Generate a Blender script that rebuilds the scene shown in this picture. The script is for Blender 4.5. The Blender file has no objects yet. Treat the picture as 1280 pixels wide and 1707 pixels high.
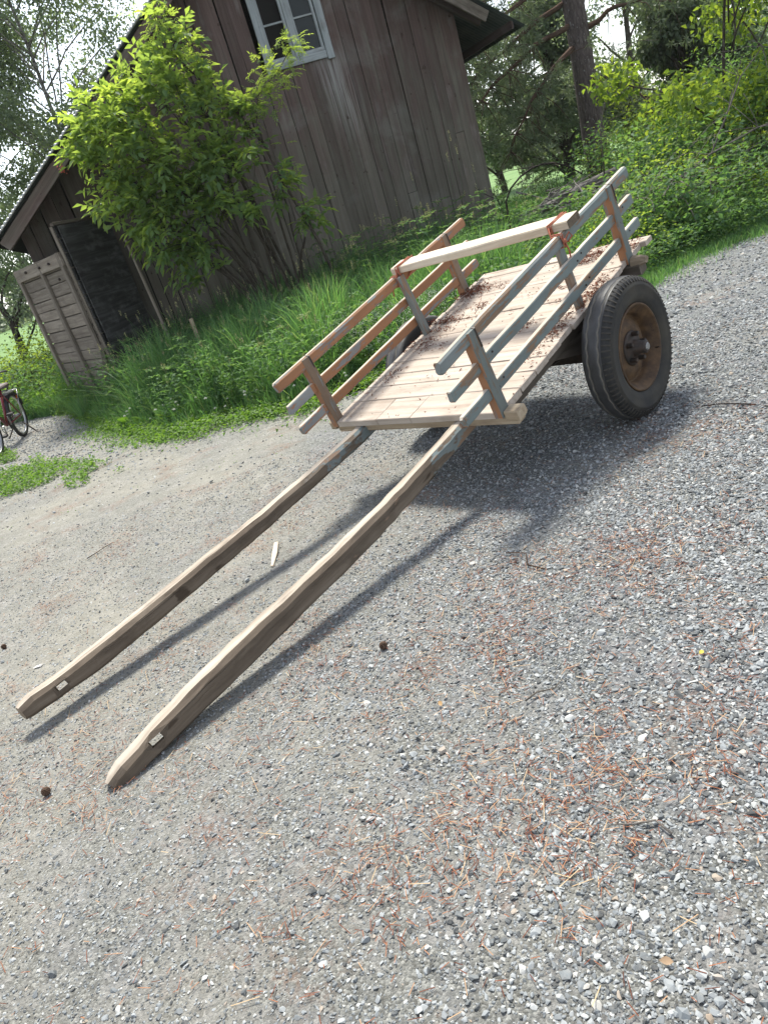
import bpy, bmesh, math, random
import numpy as np
from mathutils import Matrix, Vector
random.seed(7); rng = np.random.default_rng(7)
SC = bpy.context.scene
COL = SC.collection
R = math.radians

# ------------------------------------------------------------------ camera
camd = bpy.data.cameras.new('camera'); cam = bpy.data.objects.new('camera', camd); COL.objects.link(cam)
camd.sensor_fit = 'HORIZONTAL'; camd.sensor_width = 36; camd.lens = 1212.2/1280*36
camd.clip_start = .05; camd.clip_end = 2000
PITCH, ROLL = .3971, -.3151
_fw = Vector((0, math.cos(PITCH), -math.sin(PITCH))); _rt = Vector((1, 0, 0)); _up = _rt.cross(_fw)
_c, _s = math.cos(ROLL), math.sin(ROLL)
_r2 = _rt*_c+_up*_s; _u2 = _up*_c-_rt*_s
CAMZ = 1.4307
cam.matrix_world = Matrix(((_r2.x, _u2.x, -_fw.x, 0), (_r2.y, _u2.y, -_fw.y, 0), (_r2.z, _u2.z, -_fw.z, CAMZ), (0, 0, 0, 1)))
SC.camera = cam

# ------------------------------------------------------------------ light
_sb = R(49)
SUN_AZ = math.atan2(.764*math.cos(_sb)-.639*math.sin(_sb), .645*math.cos(_sb)+.769*math.sin(_sb))          # clockwise from +Y
SUN_EL = R(62)
w = bpy.data.worlds.new('World'); SC.world = w; w.use_nodes = True
nt = w.node_tree; nt.nodes.clear()
out = nt.nodes.new('ShaderNodeOutputWorld'); bg = nt.nodes.new('ShaderNodeBackground'); sky = nt.nodes.new('ShaderNodeTexSky')
sky.sky_type = 'NISHITA'; sky.sun_disc = False; sky.sun_elevation = SUN_EL; sky.sun_rotation = SUN_AZ
sky.air_density = 1.0; sky.dust_density = .8; sky.ozone_density = 1.0
bg.inputs['Strength'].default_value = .15
hsk = nt.nodes.new('ShaderNodeHueSaturation'); hsk.inputs['Saturation'].default_value = .42   # white, hazy summer sky
nt.links.new(sky.outputs[0], hsk.inputs['Color']); nt.links.new(hsk.outputs[0], bg.inputs[0]); nt.links.new(bg.outputs[0], out.inputs[0])
sd = bpy.data.lights.new('sun', 'SUN'); sd.energy = 3.6; sd.angle = R(11); sd.color = (1, .96, .86)
sun = bpy.data.objects.new('sun', sd); COL.objects.link(sun)
sdir = Vector((math.sin(SUN_AZ)*math.cos(SUN_EL), math.cos(SUN_AZ)*math.cos(SUN_EL), math.sin(SUN_EL)))
sun.rotation_euler = sdir.to_track_quat('Z', 'Y').to_euler(); sun.location = sdir*60
SC.view_settings.view_transform = 'Standard'; SC.view_settings.look = 'None'
SC.view_settings.exposure = 1.06; SC.view_settings.gamma = 1; SC.view_settings.use_curve_mapping = False
SC.cycles.max_bounces = 6; SC.cycles.diffuse_bounces = 3; SC.cycles.transmission_bounces = 4; SC.cycles.transparent_max_bounces = 6

# ------------------------------------------------------------------ helpers
def tag(o, label=None, cat=None, group=None, kind=None):
    if label: o['label'] = label
    if cat: o['category'] = cat
    if group: o['group'] = group
    if kind: o['kind'] = kind
    return o

def empty(name, loc=(0, 0, 0), rz=0, mat=None):
    o = bpy.data.objects.new(name, None); COL.objects.link(o); o.empty_display_size = .2
    if mat is not None: o.matrix_world = mat
    else: o.location = loc; o.rotation_euler = (0, 0, rz)
    return o

def copy_thing(o, parent=None):
    c = o.copy(); COL.objects.link(c)
    if parent is not None:
        c.parent = parent; c.matrix_parent_inverse = o.matrix_parent_inverse.copy()
    for ch in list(o.children): copy_thing(ch, c)
    return c

class MB:
    def __init__(s): s.V = []; s.F = []; s.M = []; s.G = []; s.S = []
    def sweep(s, P, up, ws, hs, cham=.004, mats=None, cap=None, jit=0, gseed=None):
        """rectangular section with chamfered edges along points P; mats: bottom,right,top,left,end"""
        P = [Vector(p) for p in P]; n = len(P)
        ws = ws if hasattr(ws, '__len__') else [ws]*n; hs = hs if hasattr(hs, '__len__') else [hs]*n
        mats = mats or (0, 0, 0, 0, 0)
        g0 = Vector((random.uniform(0, 50), random.uniform(0, 50), random.uniform(0, 50)))
        base = len(s.V); L = 0
        for i, p in enumerate(P):
            t = (P[min(i+1, n-1)]-P[max(i-1, 0)]).normalized()
            u = Vector(up); side = t.cross(u).normalized(); u = side.cross(t).normalized()
            if i: L += (P[i]-P[i-1]).length
            a, b = ws[i]/2, hs[i]/2; c = min(cham, a*.8, b*.8)
            k = 1.0
            if cap and i in (0, n-1): k = cap
            pts = [(-a+c, -b), (a-c, -b), (a, -b+c), (a, b-c), (a-c, b), (-a+c, b), (-a, b-c), (-a, -b+c)]
            for x, y in pts:
                jx = random.uniform(-jit, jit); jy = random.uniform(-jit, jit)
                s.V.append(p+side*(x*k+jx)+u*(y*k+jy)); s.G.append(g0+Vector((L, x, y)))
        fm = [mats[0], mats[1], mats[1], mats[1], mats[2], mats[3], mats[3], mats[3]]
        for i in range(n-1):
            for j in range(8):
                k = (j+1) % 8
                s.F.append((base+i*8+j, base+(i+1)*8+j, base+(i+1)*8+k, base+i*8+k)); s.M.append(fm[j]); s.S.append(0)
        s.F.append(tuple(base+j for j in range(8))); s.M.append(mats[4]); s.S.append(0)
        s.F.append(tuple(base+(n-1)*8+7-j for j in range(8))); s.M.append(mats[4]); s.S.append(0)
        return s
    def tube(s, P, rs, n=6, m=0, jit=0, closed=False):
        P = [Vector(p) for p in P]; N = len(P)
        rs = rs if hasattr(rs, '__len__') else [rs]*N
        base = len(s.V); L = 0; ref = Vector((.31, .17, .93))
        g0 = Vector((random.uniform(0, 50), random.uniform(0, 50), random.uniform(0, 50)))
        for i, p in enumerate(P):
            t = (P[min(i+1, N-1)]-P[max(i-1, 0)])
            if closed: t = P[(i+1) % N]-P[(i-1) % N]
            t.normalize()
            if abs(t.dot(ref)) > .95: ref = Vector((.93, .17, .31))
            a = t.cross(ref).normalized(); b = t.cross(a)
            ref = (ref-t*ref.dot(t)).normalized()
            if i: L += (P[i]-P[i-1]).length
            for j in range(n):
                th = 2*math.pi*j/n; r = rs[i]*(1+random.uniform(-jit, jit))
                s.V.append(p+a*(r*math.cos(th))+b*(r*math.sin(th))); s.G.append(g0+Vector((L, r*math.cos(th), r*math.sin(th))))
        for i in range(N if closed else N-1):
            i2 = (i+1) % N
            for j in range(n):
                k = (j+1) % n
                s.F.append((base+i*n+j, base+i*n+k, base+i2*n+k, base+i2*n+j)); s.M.append(m); s.S.append(1)
        if not closed:
            s.F.append(tuple(base+n-1-j for j in range(n))); s.M.append(m); s.S.append(0)
            s.F.append(tuple(base+(N-1)*n+j for j in range(n))); s.M.append(m); s.S.append(0)
        return s
    def lathe(s, prof, o, ax, e1, segs=48, m=0, fn=None, smooth=1, closed=False):
        """prof: (radius, axial) list"""
        o = Vector(o); ax = Vector(ax); e1 = Vector(e1); e2 = ax.cross(e1); base = len(s.V); k = len(prof)
        for i in range(segs):
            th = 2*math.pi*i/segs
            for q, (r, a) in enumerate(prof):
                if fn: r, a = fn(i, q, r, a)
                s.V.append(o+ax*a+(e1*math.cos(th)+e2*math.sin(th))*r); s.G.append(Vector((th*.35, r, a)))
        kk = k if closed else k-1
        for i in range(segs):
            i2 = (i+1) % segs
            for q in range(kk):
                q2 = (q+1) % k
                s.F.append((base+i*k+q, base+i2*k+q, base+i2*k+q2, base+i*k+q2)); s.M.append(m); s.S.append(smooth)
        return s
    def box(s, c, ex, ey, ez, m=0):
        c = Vector(c); ex = Vector(ex); ey = Vector(ey); ez = Vector(ez); b = len(s.V)
        g0 = Vector((random.uniform(0, 50), random.uniform(0, 50), random.uniform(0, 50)))
        for x in (-1, 1):
            for y in (-1, 1):
                for z in (-1, 1):
                    s.V.append(c+ex*x+ey*y+ez*z); s.G.append(g0+Vector((x*ex.length, y*ey.length, z*ez.length)))
        for f in ((0, 1, 3, 2), (4, 6, 7, 5), (0, 4, 5, 1), (2, 3, 7, 6), (0, 2, 6, 4), (1, 5, 7, 3)):
            s.F.append(tuple(b+i for i in f)); s.M.append(m); s.S.append(0)
        return s
    def blob(s, c, rad, m=0, sub=1, flat=1.0):
        bm = bmesh.new(); bmesh.ops.create_icosphere(bm, subdivisions=sub, radius=1)
        b = len(s.V)
        for v in bm.verts:
            k = random.uniform(.85, 1.1); p = Vector(c)+Vector((v.co.x*rad*k, v.co.y*rad*k, v.co.z*rad*k*flat)); s.V.append(p); s.G.append(p)
        for f in bm.faces: s.F.append(tuple(b+v.index for v in f.verts)); s.M.append(m); s.S.append(1)
        bm.free(); return s
    def build(s, name, mat, parent=None, **kw):
        me = bpy.data.meshes.new(name); me.from_pydata([tuple(v) for v in s.V], [], s.F)
        mats = mat if isinstance(mat, (list, tuple)) else [mat]
        for mm in mats: me.materials.append(mm)
        me.polygons.foreach_set('material_index', s.M); me.polygons.foreach_set('use_smooth', [bool(x) for x in s.S])
        at = me.attributes.new('gr', 'FLOAT_VECTOR', 'POINT'); at.data.foreach_set('vector', np.array([tuple(g) for g in s.G], dtype=np.float32).ravel())
        bm = bmesh.new(); bm.from_mesh(me); bmesh.ops.recalc_face_normals(bm, faces=bm.faces); bm.to_mesh(me); bm.free()
        o = bpy.data.objects.new(name, me); COL.objects.link(o)
        if parent is not None: o.parent = parent
        return tag(o, **kw)

def np_mesh(name, verts, tris, mat, rnd=None, parent=None, smooth=False, **kw):
    """verts (n,3) tris (m,k) ; rnd per vertex"""
    verts = np.asarray(verts, np.float32); tris = np.asarray(tris, np.int32); k = tris.shape[1]
    me = bpy.data.meshes.new(name); me.vertices.add(len(verts)); me.vertices.foreach_set('co', verts.ravel())
    me.loops.add(tris.size); me.loops.foreach_set('vertex_index', tris.ravel())
    me.polygons.add(len(tris)); me.polygons.foreach_set('loop_start', np.arange(0, tris.size, k, dtype=np.int32))
    if smooth: me.polygons.foreach_set('use_smooth', np.ones(len(tris), bool))
    me.update(calc_edges=True)
    if rnd is not None:
        at = me.attributes.new('rnd', 'FLOAT', 'POINT'); at.data.foreach_set('value', np.asarray(rnd, np.float32))
    me.materials.append(mat)
    o = bpy.data.objects.new(name, me); COL.objects.link(o)
    if parent is not None: o.parent = parent
    return tag(o, **kw)

def unit(a): return a/np.maximum(np.linalg.norm(a, axis=-1, keepdims=True), 1e-9)
def rand_dirs(n): return unit(rng.normal(size=(n, 3)))

class Leaves:
    """folded leaves: base, left, tip, right; two triangles each"""
    def __init__(s): s.v = []; s.r = []
    def add(s, base, d, up, length, width, rnd=None, fold=.25):
        base = np.asarray(base, float); n = len(base)
        d = unit(np.asarray(d, float)); side = unit(np.cross(d, up)); nn = np.cross(side, d)
        L = (np.zeros(n)+length)[:, None]; W = (np.zeros(n)+width)[:, None]
        mid = base+d*L*.45
        l = mid-side*W*.5+nn*W*fold; r = mid+side*W*.5+nn*W*fold; tip = base+d*L-nn*L*.08
        s.v.append(np.stack([base, l, tip, r], 1).reshape(-1, 3))
        q = rng.random(n) if rnd is None else rnd
        s.r.append(np.repeat(q, 4))
    def build(s, name, mat, parent=None, **kw):
        v = np.concatenate(s.v); n = len(v)//4; b = np.arange(n)[:, None]*4
        t = np.concatenate([b+np.array([[0, 1, 2]]), b+np.array([[0, 2, 3]])], 1).reshape(-1, 3)
        return np_mesh(name, v, t, mat, np.concatenate(s.r), parent, **kw)

# ------------------------------------------------------------------ materials
def mat_new(name):
    m = bpy.data.materials.new(name); m.use_nodes = True; nt = m.node_tree; nt.nodes.clear()
    o = nt.nodes.new('ShaderNodeOutputMaterial'); p = nt.nodes.new('ShaderNodeBsdfPrincipled'); nt.links.new(p.outputs[0], o.inputs[0])
    return m, nt, p, o
def N(nt, t, **kw):
    n = nt.nodes.new(t)
    for k, v in kw.items(): setattr(n, k, v)
    return n
def attr(nt, name, out='Vector'): n = N(nt, 'ShaderNodeAttribute'); n.attribute_name = name; return n.outputs[out]
def mapped(nt, vec, scale):
    m = N(nt, 'ShaderNodeMapping'); m.inputs['Scale'].default_value = scale; nt.links.new(vec, m.inputs['Vector']); return m.outputs[0]
def noise(nt, vec, scale=1, detail=5, rough=.6, dist=0):
    n = N(nt, 'ShaderNodeTexNoise'); n.inputs['Scale'].default_value = scale; n.inputs['Detail'].default_value = detail
    n.inputs['Roughness'].default_value = rough; n.inputs['Distortion'].default_value = dist
    if vec is not None: nt.links.new(vec, n.inputs['Vector'])
    return n.outputs['Fac']
def ramp(nt, fac, stops):
    r = N(nt, 'ShaderNodeValToRGB'); e = r.color_ramp.elements
    while len(e) < len(stops): e.new(.5)
    for el, (p, c) in zip(e, stops): el.position = p; el.color = (*c, 1) if len(c) == 3 else c
    nt.links.new(fac, r.inputs[0]); return r.outputs[0]
def fr(nt, fac, a, b, to0=0., to1=1.):
    m = N(nt, 'ShaderNodeMapRange'); m.inputs[1].default_value = a; m.inputs[2].default_value = b; m.inputs[3].default_value = to0; m.inputs[4].default_value = to1
    nt.links.new(fac, m.inputs[0]); return m.outputs[0]
def mix(nt, fac, a, b, mode='MIX'):
    m = N(nt, 'ShaderNodeMix', data_type='RGBA', blend_type=mode)
    for i, v in ((0, fac), (6, a), (7, b)):
        if isinstance(v, (int, float)): m.inputs[i].default_value = v
        elif isinstance(v, tuple): m.inputs[i].default_value = (*v, 1)
        else: nt.links.new(v, m.inputs[i])
    return m.outputs[2]
def math_(nt, op, a, b=None):
    m = N(nt, 'ShaderNodeMath', operation=op)
    for i, v in ((0, a), (1, b)):
        if v is None: continue
        if isinstance(v, (int, float)): m.inputs[i].default_value = v
        else: nt.links.new(v, m.inputs[i])
    return m.outputs[0]
def bump(nt, p, h, strength=.3, dist=.01):
    b = N(nt, 'ShaderNodeBump'); b.inputs['Strength'].default_value = strength; b.inputs['Distance'].default_value = dist
    nt.links.new(h, b.inputs['Height']); nt.links.new(b.outputs[0], p.inputs['Normal'])
def objrand(nt): return N(nt, 'ShaderNodeObjectInfo').outputs['Random']

def wood(name, c_dark, c_mid, c_light, stain=(.12, .09, .07), stain_amt=.4, grain=26, rough=.85, crack=.8, vary=.25, bstr=.5):
    m, nt, p, o = mat_new(name); g = attr(nt, 'gr')
    a = noise(nt, mapped(nt, g, (1.6, grain, grain)), 1, 7, .65, .3)
    b = noise(nt, mapped(nt, g, (5, 9, 9)), 1, 4)
    c = noise(nt, mapped(nt, g, (1.1, 75, 75)), 1, 3, .5)
    col = ramp(nt, a, [(.28, c_dark), (.5, c_mid), (.72, c_light)])
    col = mix(nt, fr(nt, b, .52, .75, 0, stain_amt), col, stain)
    col = mix(nt, fr(nt, c, .66, .74, 0, crack), col, (.03, .025, .02))
    hs = N(nt, 'ShaderNodeHueSaturation'); nt.links.new(col, hs.inputs['Color'])
    nt.links.new(fr(nt, objrand(nt), 0, 1, 1-vary, 1+vary), hs.inputs['Value'])
    nt.links.new(hs.outputs[0], p.inputs['Base Color']); p.inputs['Roughness'].default_value = rough; p.inputs['Specular IOR Level'].default_value = .25
    bump(nt, p, math_(nt, 'SUBTRACT', a, math_(nt, 'MULTIPLY', fr(nt, c, .62, .74), .8)), bstr, .006)
    return m

def painted(name, paint, under, worn_at=.56, wood_c=(.30, .25, .19), fine=.5, dirt=.25):
    m, nt, p, o = mat_new(name); g = attr(nt, 'gr')
    a = noise(nt, mapped(nt, g, (5.5, 24, 24)), 1, 7, .66, .5)
    b = noise(nt, mapped(nt, g, (3, 70, 70)), 1, 4, .6)
    d = noise(nt, mapped(nt, g, (22, 40, 40)), 1, 3, .6)
    e = noise(nt, mapped(nt, g, (3, 7, 7)), 1, 4)
    pc = mix(nt, fr(nt, e, .3, .7), tuple(x*.8 for x in paint), tuple(min(1, x*1.15) for x in paint))
    mask = fr(nt, math_(nt, 'ADD', math_(nt, 'MULTIPLY', a, .66), math_(nt, 'MULTIPLY', b, .34)), worn_at-.015, worn_at+.015)
    uc = mix(nt, fr(nt, b, .35, .65), tuple(x*.75 for x in under), under)
    col = mix(nt, mask, pc, uc)
    col = mix(nt, fr(nt, d, .68, .73, 0, .9), col, wood_c)
    col = mix(nt, fr(nt, e, .55, .8, 0, dirt), col, (.09, .075, .06))
    nt.links.new(col, p.inputs['Base Color']); p.inputs['Roughness'].default_value = .75; p.inputs['Specular IOR Level'].default_value = .3
    bump(nt, p, math_(nt, 'ADD', math_(nt, 'MULTIPLY', mask, -.6), math_(nt, 'MULTIPLY', b, .5)), .45, .004)
    return m

def leafmat(name, cols, trans=.45, tcol=None, rough=.5, spec=.3):
    m, nt, p, o = mat_new(name); r = attr(nt, 'rnd', 'Fac')
    n_ = len(cols); col = ramp(nt, r, [(i/(n_-1), c) for i, c in enumerate(cols)])
    nt.links.new(col, p.inputs['Base Color']); p.inputs['Roughness'].default_value = rough; p.inputs['Specular IOR Level'].default_value = spec
    t = N(nt, 'ShaderNodeBsdfTranslucent')
    tc = mix(nt, 1.0, col, tcol or (1.9, 1.9, .7), 'MULTIPLY'); nt.links.new(tc, t.inputs['Color'])
    ms = N(nt, 'ShaderNodeMixShader'); ms.inputs[0].default_value = trans
    nt.links.new(p.outputs[0], ms.inputs[1]); nt.links.new(t.outputs[0], ms.inputs[2]); nt.links.new(ms.outputs[0], o.inputs[0])
    return m

def plain(name, c, rough=.6, metal=0, spec=.4, var=.3, sc=30, c2=None, bs=0):
    m, nt, p, o = mat_new(name); tc = N(nt, 'ShaderNodeTexCoord').outputs['Object']
    a = noise(nt, tc, sc, 5, .65)
    c2 = c2 or tuple(x*(1-var) for x in c)
    nt.links.new(ramp(nt, a, [(.35, c2), (.65, c)]), p.inputs['Base Color'])
    p.inputs['Roughness'].default_value = rough; p.inputs['Metallic'].default_value = metal; p.inputs['Specular IOR Level'].default_value = spec
    if bs: bump(nt, p, a, bs, .01)
    return m

def bark(name, c1, c2, sc=(8, 30, 30), lichen=None):
    m, nt, p, o = mat_new(name); g = attr(nt, 'gr')
    a = noise(nt, mapped(nt, g, sc), 1, 6, .7, .5)
    col = ramp(nt, a, [(.35, c1), (.65, c2)])
    if lichen:
        col = mix(nt, fr(nt, noise(nt, mapped(nt, g, (12, 26, 26)), 1, 3), .62, .68, 0, .7), col, lichen)
    nt.links.new(col, p.inputs['Base Color']); p.inputs['Roughness'].default_value = .95; p.inputs['Specular IOR Level'].default_value = .1
    bump(nt, p, a, .9, .03)
    return m

M_bed = wood('bed_wood', (.29, .235, .19), (.405, .345, .29), (.49, .43, .37), stain=(.22, .165, .125), stain_amt=.6, crack=.4, vary=.10)
M_bench = wood('bench_wood', (.36, .29, .21), (.55, .47, .37), (.64, .57, .47), stain=(.32, .24, .17), stain_amt=.3, crack=.35, vary=.02)
M_benchend = wood('bench_end_grain', (.07, .055, .04), (.13, .10, .07), (.20, .16, .11), vary=.02)
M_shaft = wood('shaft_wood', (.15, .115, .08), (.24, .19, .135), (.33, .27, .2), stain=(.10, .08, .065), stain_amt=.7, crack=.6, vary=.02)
M_shaftlit = wood('shaft_lit_top_wood', (.20, .162, .125), (.34, .29, .235), (.47, .415, .35), stain=(.15, .12, .092), stain_amt=.8, crack=.6, vary=.02)  # paler copy of the shaft wood; sunlight on top painted into the colour
M_shaftpaint = painted('shaft_old_paint', (.15, .17, .17), (.20, .145, .10), .475, wood_c=(.24, .19, .14), dirt=.6)
def shaft_side():
    m, nt, p, o = mat_new('shaft_side_wood'); g = attr(nt, 'gr'); oc = N(nt, 'ShaderNodeTexCoord').outputs['Object']
    sx = N(nt, 'ShaderNodeSeparateXYZ'); nt.links.new(oc, sx.inputs[0])
    a = noise(nt, mapped(nt, g, (1.5, 26, 26)), 1, 7, .65, .3); b = noise(nt, mapped(nt, g, (5, 12, 12)), 1, 5, .6, .4); c = noise(nt, mapped(nt, g, (1.0, 70, 70)), 1, 3)
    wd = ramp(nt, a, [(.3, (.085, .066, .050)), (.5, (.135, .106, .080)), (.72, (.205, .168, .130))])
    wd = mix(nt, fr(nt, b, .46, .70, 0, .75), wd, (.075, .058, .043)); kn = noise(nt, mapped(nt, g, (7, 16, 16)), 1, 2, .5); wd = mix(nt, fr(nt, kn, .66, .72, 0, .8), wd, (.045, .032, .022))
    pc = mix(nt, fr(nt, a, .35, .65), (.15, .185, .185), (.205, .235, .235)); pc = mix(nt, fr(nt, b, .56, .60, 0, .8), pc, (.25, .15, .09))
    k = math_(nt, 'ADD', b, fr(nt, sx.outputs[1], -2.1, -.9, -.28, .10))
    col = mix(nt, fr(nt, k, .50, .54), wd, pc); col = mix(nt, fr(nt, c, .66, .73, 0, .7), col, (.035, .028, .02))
    nt.links.new(col, p.inputs['Base Color']); p.inputs['Roughness'].default_value = .85; p.inputs['Specular IOR Level'].default_value = .2
    bump(nt, p, math_(nt, 'SUBTRACT', a, fr(nt, c, .6, .74)), .6, .006); return m
M_shaftside = shaft_side()
M_railtop = wood('rail_top_wood', (.30, .25, .19), (.48, .42, .34), (.60, .56, .50), stain=(.35, .33, .31), stain_amt=.6, crack=.55, vary=.05)
M_blue = painted('blue_grey_paint', (.165, .195, .188), (.235, .155, .10), .535)
M_bluedirty = painted('dirty_blue_paint', (.19, .21, .205), (.24, .17, .12), .53, dirt=.6)
M_orange = painted('orange_undercoat', (.30, .15, .078), (.20, .205, .205), .54, wood_c=(.16, .11, .08), dirt=.45)
M_orangeblue = painted('half_stripped_paint', (.25, .265, .265), (.40, .205, .12), .53)
M_postin = painted('post_inner_paint', (.21, .15, .105), (.20, .21, .205), .54, wood_c=(.06, .05, .04), dirt=.5)
M_post = painted('post_paint', (.14, .16, .15), (.20, .145, .10), .57, wood_c=(.06, .05, .04), dirt=.5)
M_darkwood = wood('shaded_frame_wood', (.05, .04, .03), (.09, .075, .06), (.13, .11, .09))  # shade under the cart bed is put into this dark colour
M_beam = wood('beam_wood', (.20, .15, .10), (.33, .26, .18), (.42, .35, .26), stain=(.12, .08, .05), stain_amt=.6, vary=.08)
M_rubber = plain('tyre_rubber', (.016, .016, .016), .7, sc=14, var=.4, spec=.45, bs=.15)
M_tread = plain('worn_tread', (.065, .065, .066), .5, sc=9, var=.45, spec=.5, bs=.2)
M_groove = plain('dust_in_grooves', (.19, .175, .15), .9, sc=30)
M_lug = plain('dusty_rubber_lug', (.06, .054, .045), .85, sc=20, var=.6)
M_sidewall = plain('dusty_sidewall', (.048, .043, .034), .8, sc=6, c2=(.018, .018, .018), bs=.1)
M_rim = plain('rusty_rim', (.115, .066, .03), .7, sc=16, c2=(.04, .022, .012), bs=.25)
M_iron = plain('black_iron', (.02, .018, .016), .6, sc=25, c2=(.05, .03, .02))
M_rope = plain('orange_twine', (.40, .13, .075), .85, sc=120, var=.35)
M_steel = plain('worn_steel', (.35, .35, .35), .4, metal=.9, sc=40)
M_litter = leafmat('dry_litter', [(.075, .025, .016), (.17, .06, .036), (.27, .115, .07)], .1, (1, 1, 1), .8, .1)

# ------------------------------------------------------------------ ground
A_AX = Vector((.9981, 4.0728, .355)); PSI, TH, RO = .8779, .2268, .0378
def _cartaxes():
    v = Vector((math.cos(PSI), -math.sin(PSI), 0)); y = Vector((math.sin(PSI), math.cos(PSI), 0)); z = Vector((0, 0, 1))
    v, z = v*math.cos(RO)+z*math.sin(RO), z*math.cos(RO)-v*math.sin(RO)
    u = y*math.cos(TH)+z*math.sin(TH); return u, v, v.cross(u)
CU, CV, CW = _cartaxes()
BX = np.array([-40, -14, -7, -4.57, -3.79, -3.04, -2.29, -1.74, -1.2, -.7, -.4, 0, .25, 1.5, 3.0, 3.5, 4.1, 4.53, 7, 14, 40])
BY = np.array([20, 16, 12.6, 11.1, 10.5, 8.9, 7.6, 6.95, 6.8, 6.43, 6.2, 6.3, 6.33, 6.4, 6.85, 7.08, 7.3, 7.35, 8.6, 12, 30])
def edge_y(x): return np.interp(x, BX, BY)
_ph = rng.random((14, 3))*6.28; _fq = rng.normal(size=(14, 2))*np.array([[.8], [1.1], [1.6], [2.2], [3], [4], [5], [6], [7], [9], [11], [13], [15], [18]])
def wob(x, y, lo=0, hi=14):
    r = 0
    for i in range(lo, hi): r = r+np.sin(_fq[i, 0]*x+_fq[i, 1]*y+_ph[i, 0])/(1+.35*i)
    return r/3.
def gh(x, y):
    x = np.asarray(x, float); y = np.asarray(y, float)
    vc = (x-1.0)*.638-(y-4.07)*.769
    z = .04*np.tanh(.0378/.04*vc)
    z = z+.008*wob(x, y)*np.clip(1-np.exp(-((x-1)**2+(y-4)**2)/4), 0, 1)
    d = y-edge_y(x)
    z = z+.14*np.clip(d/3.5, 0, 1)
    far = np.clip((np.hypot(x, y)-26)/60, 0, 1)
    return z-.55*far*far*(3-2*far)
def gz(x, y): return float(gh(x, y))

def ground_mat():
    m, nt, p, o = mat_new('meadow_ground'); pos = N(nt, 'ShaderNodeNewGeometry').outputs['Position']
    sx = N(nt, 'ShaderNodeSeparateXYZ'); nt.links.new(pos, sx.inputs[0])
    a = noise(nt, pos, 3, 6); b = noise(nt, pos, .25, 4)
    soil = ramp(nt, a, [(.35, (.035, .032, .02)), (.65, (.07, .075, .035))])
    mead = ramp(nt, b, [(.35, (.11, .19, .07)), (.65, (.17, .26, .10))])
    nt.links.new(mix(nt, fr(nt, sx.outputs[1], 17, 22), soil, mead), p.inputs['Base Color'])
    p.inputs['Roughness'].default_value = .95; p.inputs['Specular IOR Level'].default_value = .1
    bump(nt, p, a, .6, .05); return m

def gravel_mat():
    m, nt, p, o = mat_new('packed_gravel'); pos = N(nt, 'ShaderNodeNewGeometry').outputs['Position']
    sx = N(nt, 'ShaderNodeSeparateXYZ'); nt.links.new(pos, sx.inputs[0])
    v = N(nt, 'ShaderNodeTexVoronoi'); v.inputs['Scale'].default_value = 190; nt.links.new(pos, v.inputs['Vector'])
    v2 = N(nt, 'ShaderNodeTexVoronoi'); v2.inputs['Scale'].default_value = 88; nt.links.new(pos, v2.inputs['Vector'])
    big = noise(nt, pos, 1.1, 5, .6, .4); mid = noise(nt, pos, 9, 5, .65); fine = noise(nt, pos, 260, 3)
    bw = N(nt, 'ShaderNodeSeparateColor'); nt.links.new(v.outputs['Color'], bw.inputs[0])
    bw2 = N(nt, 'ShaderNodeSeparateColor'); nt.links.new(v2.outputs['Color'], bw2.inputs[0])
    stone = ramp(nt, bw.outputs[0], [(0, (.05, .054, .055)), (.4, (.115, .123, .123)), (.75, (.215, .224, .218)), (1, (.35, .355, .335))])
    stone2 = ramp(nt, bw2.outputs[1], [(0, (.07, .073, .08)), (.5, (.15, .157, .168)), (1, (.29, .287, .283))])
    dust = ramp(nt, mid, [(.3, (.255, .238, .195)), (.7, (.378, .358, .298))])
    # side of the yard that is driven on is bound with pale dust, the rest is loose grey chips
    lr = math_(nt, 'ADD', math_(nt, 'MULTIPLY', sx.outputs[0], -.55), math_(nt, 'MULTIPLY', sx.outputs[1], .06))
    dm = math_(nt, 'ADD', fr(nt, lr, -.55, .9, .10, .62), fr(nt, big, .35, .7, -.28, .22))
    dm = math_(nt, 'MULTIPLY', dm, fr(nt, fine, .3, .6, .55, 1.1))
    col = mix(nt, fr(nt, mid, .45, .6), stone, stone2)
    col = mix(nt, dm, col, dust)
    # rusty needle litter ground into the surface
    nm = noise(nt, pos, 2.3, 6, .7, .3); nf = noise(nt, pos, 70, 3, .7)
    col = mix(nt, math_(nt, 'MULTIPLY', fr(nt, nm, .54, .70, 0, .8), fr(nt, nf, .42, .6)), col, (.20, .095, .055))
    nt.links.new(col, p.inputs['Base Color']); p.inputs['Roughness'].default_value = .9; p.inputs['Specular IOR Level'].default_value = .2
    grit = noise(nt, pos, 120, 6, .75)
    h = math_(nt, 'ADD', math_(nt, 'MULTIPLY', v.outputs['Distance'], -.5), math_(nt, 'ADD', math_(nt, 'MULTIPLY', grit, 1.1), math_(nt, 'MULTIPLY', mid, .8)))
    bump(nt, p, h, .8, .010); return m

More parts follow.
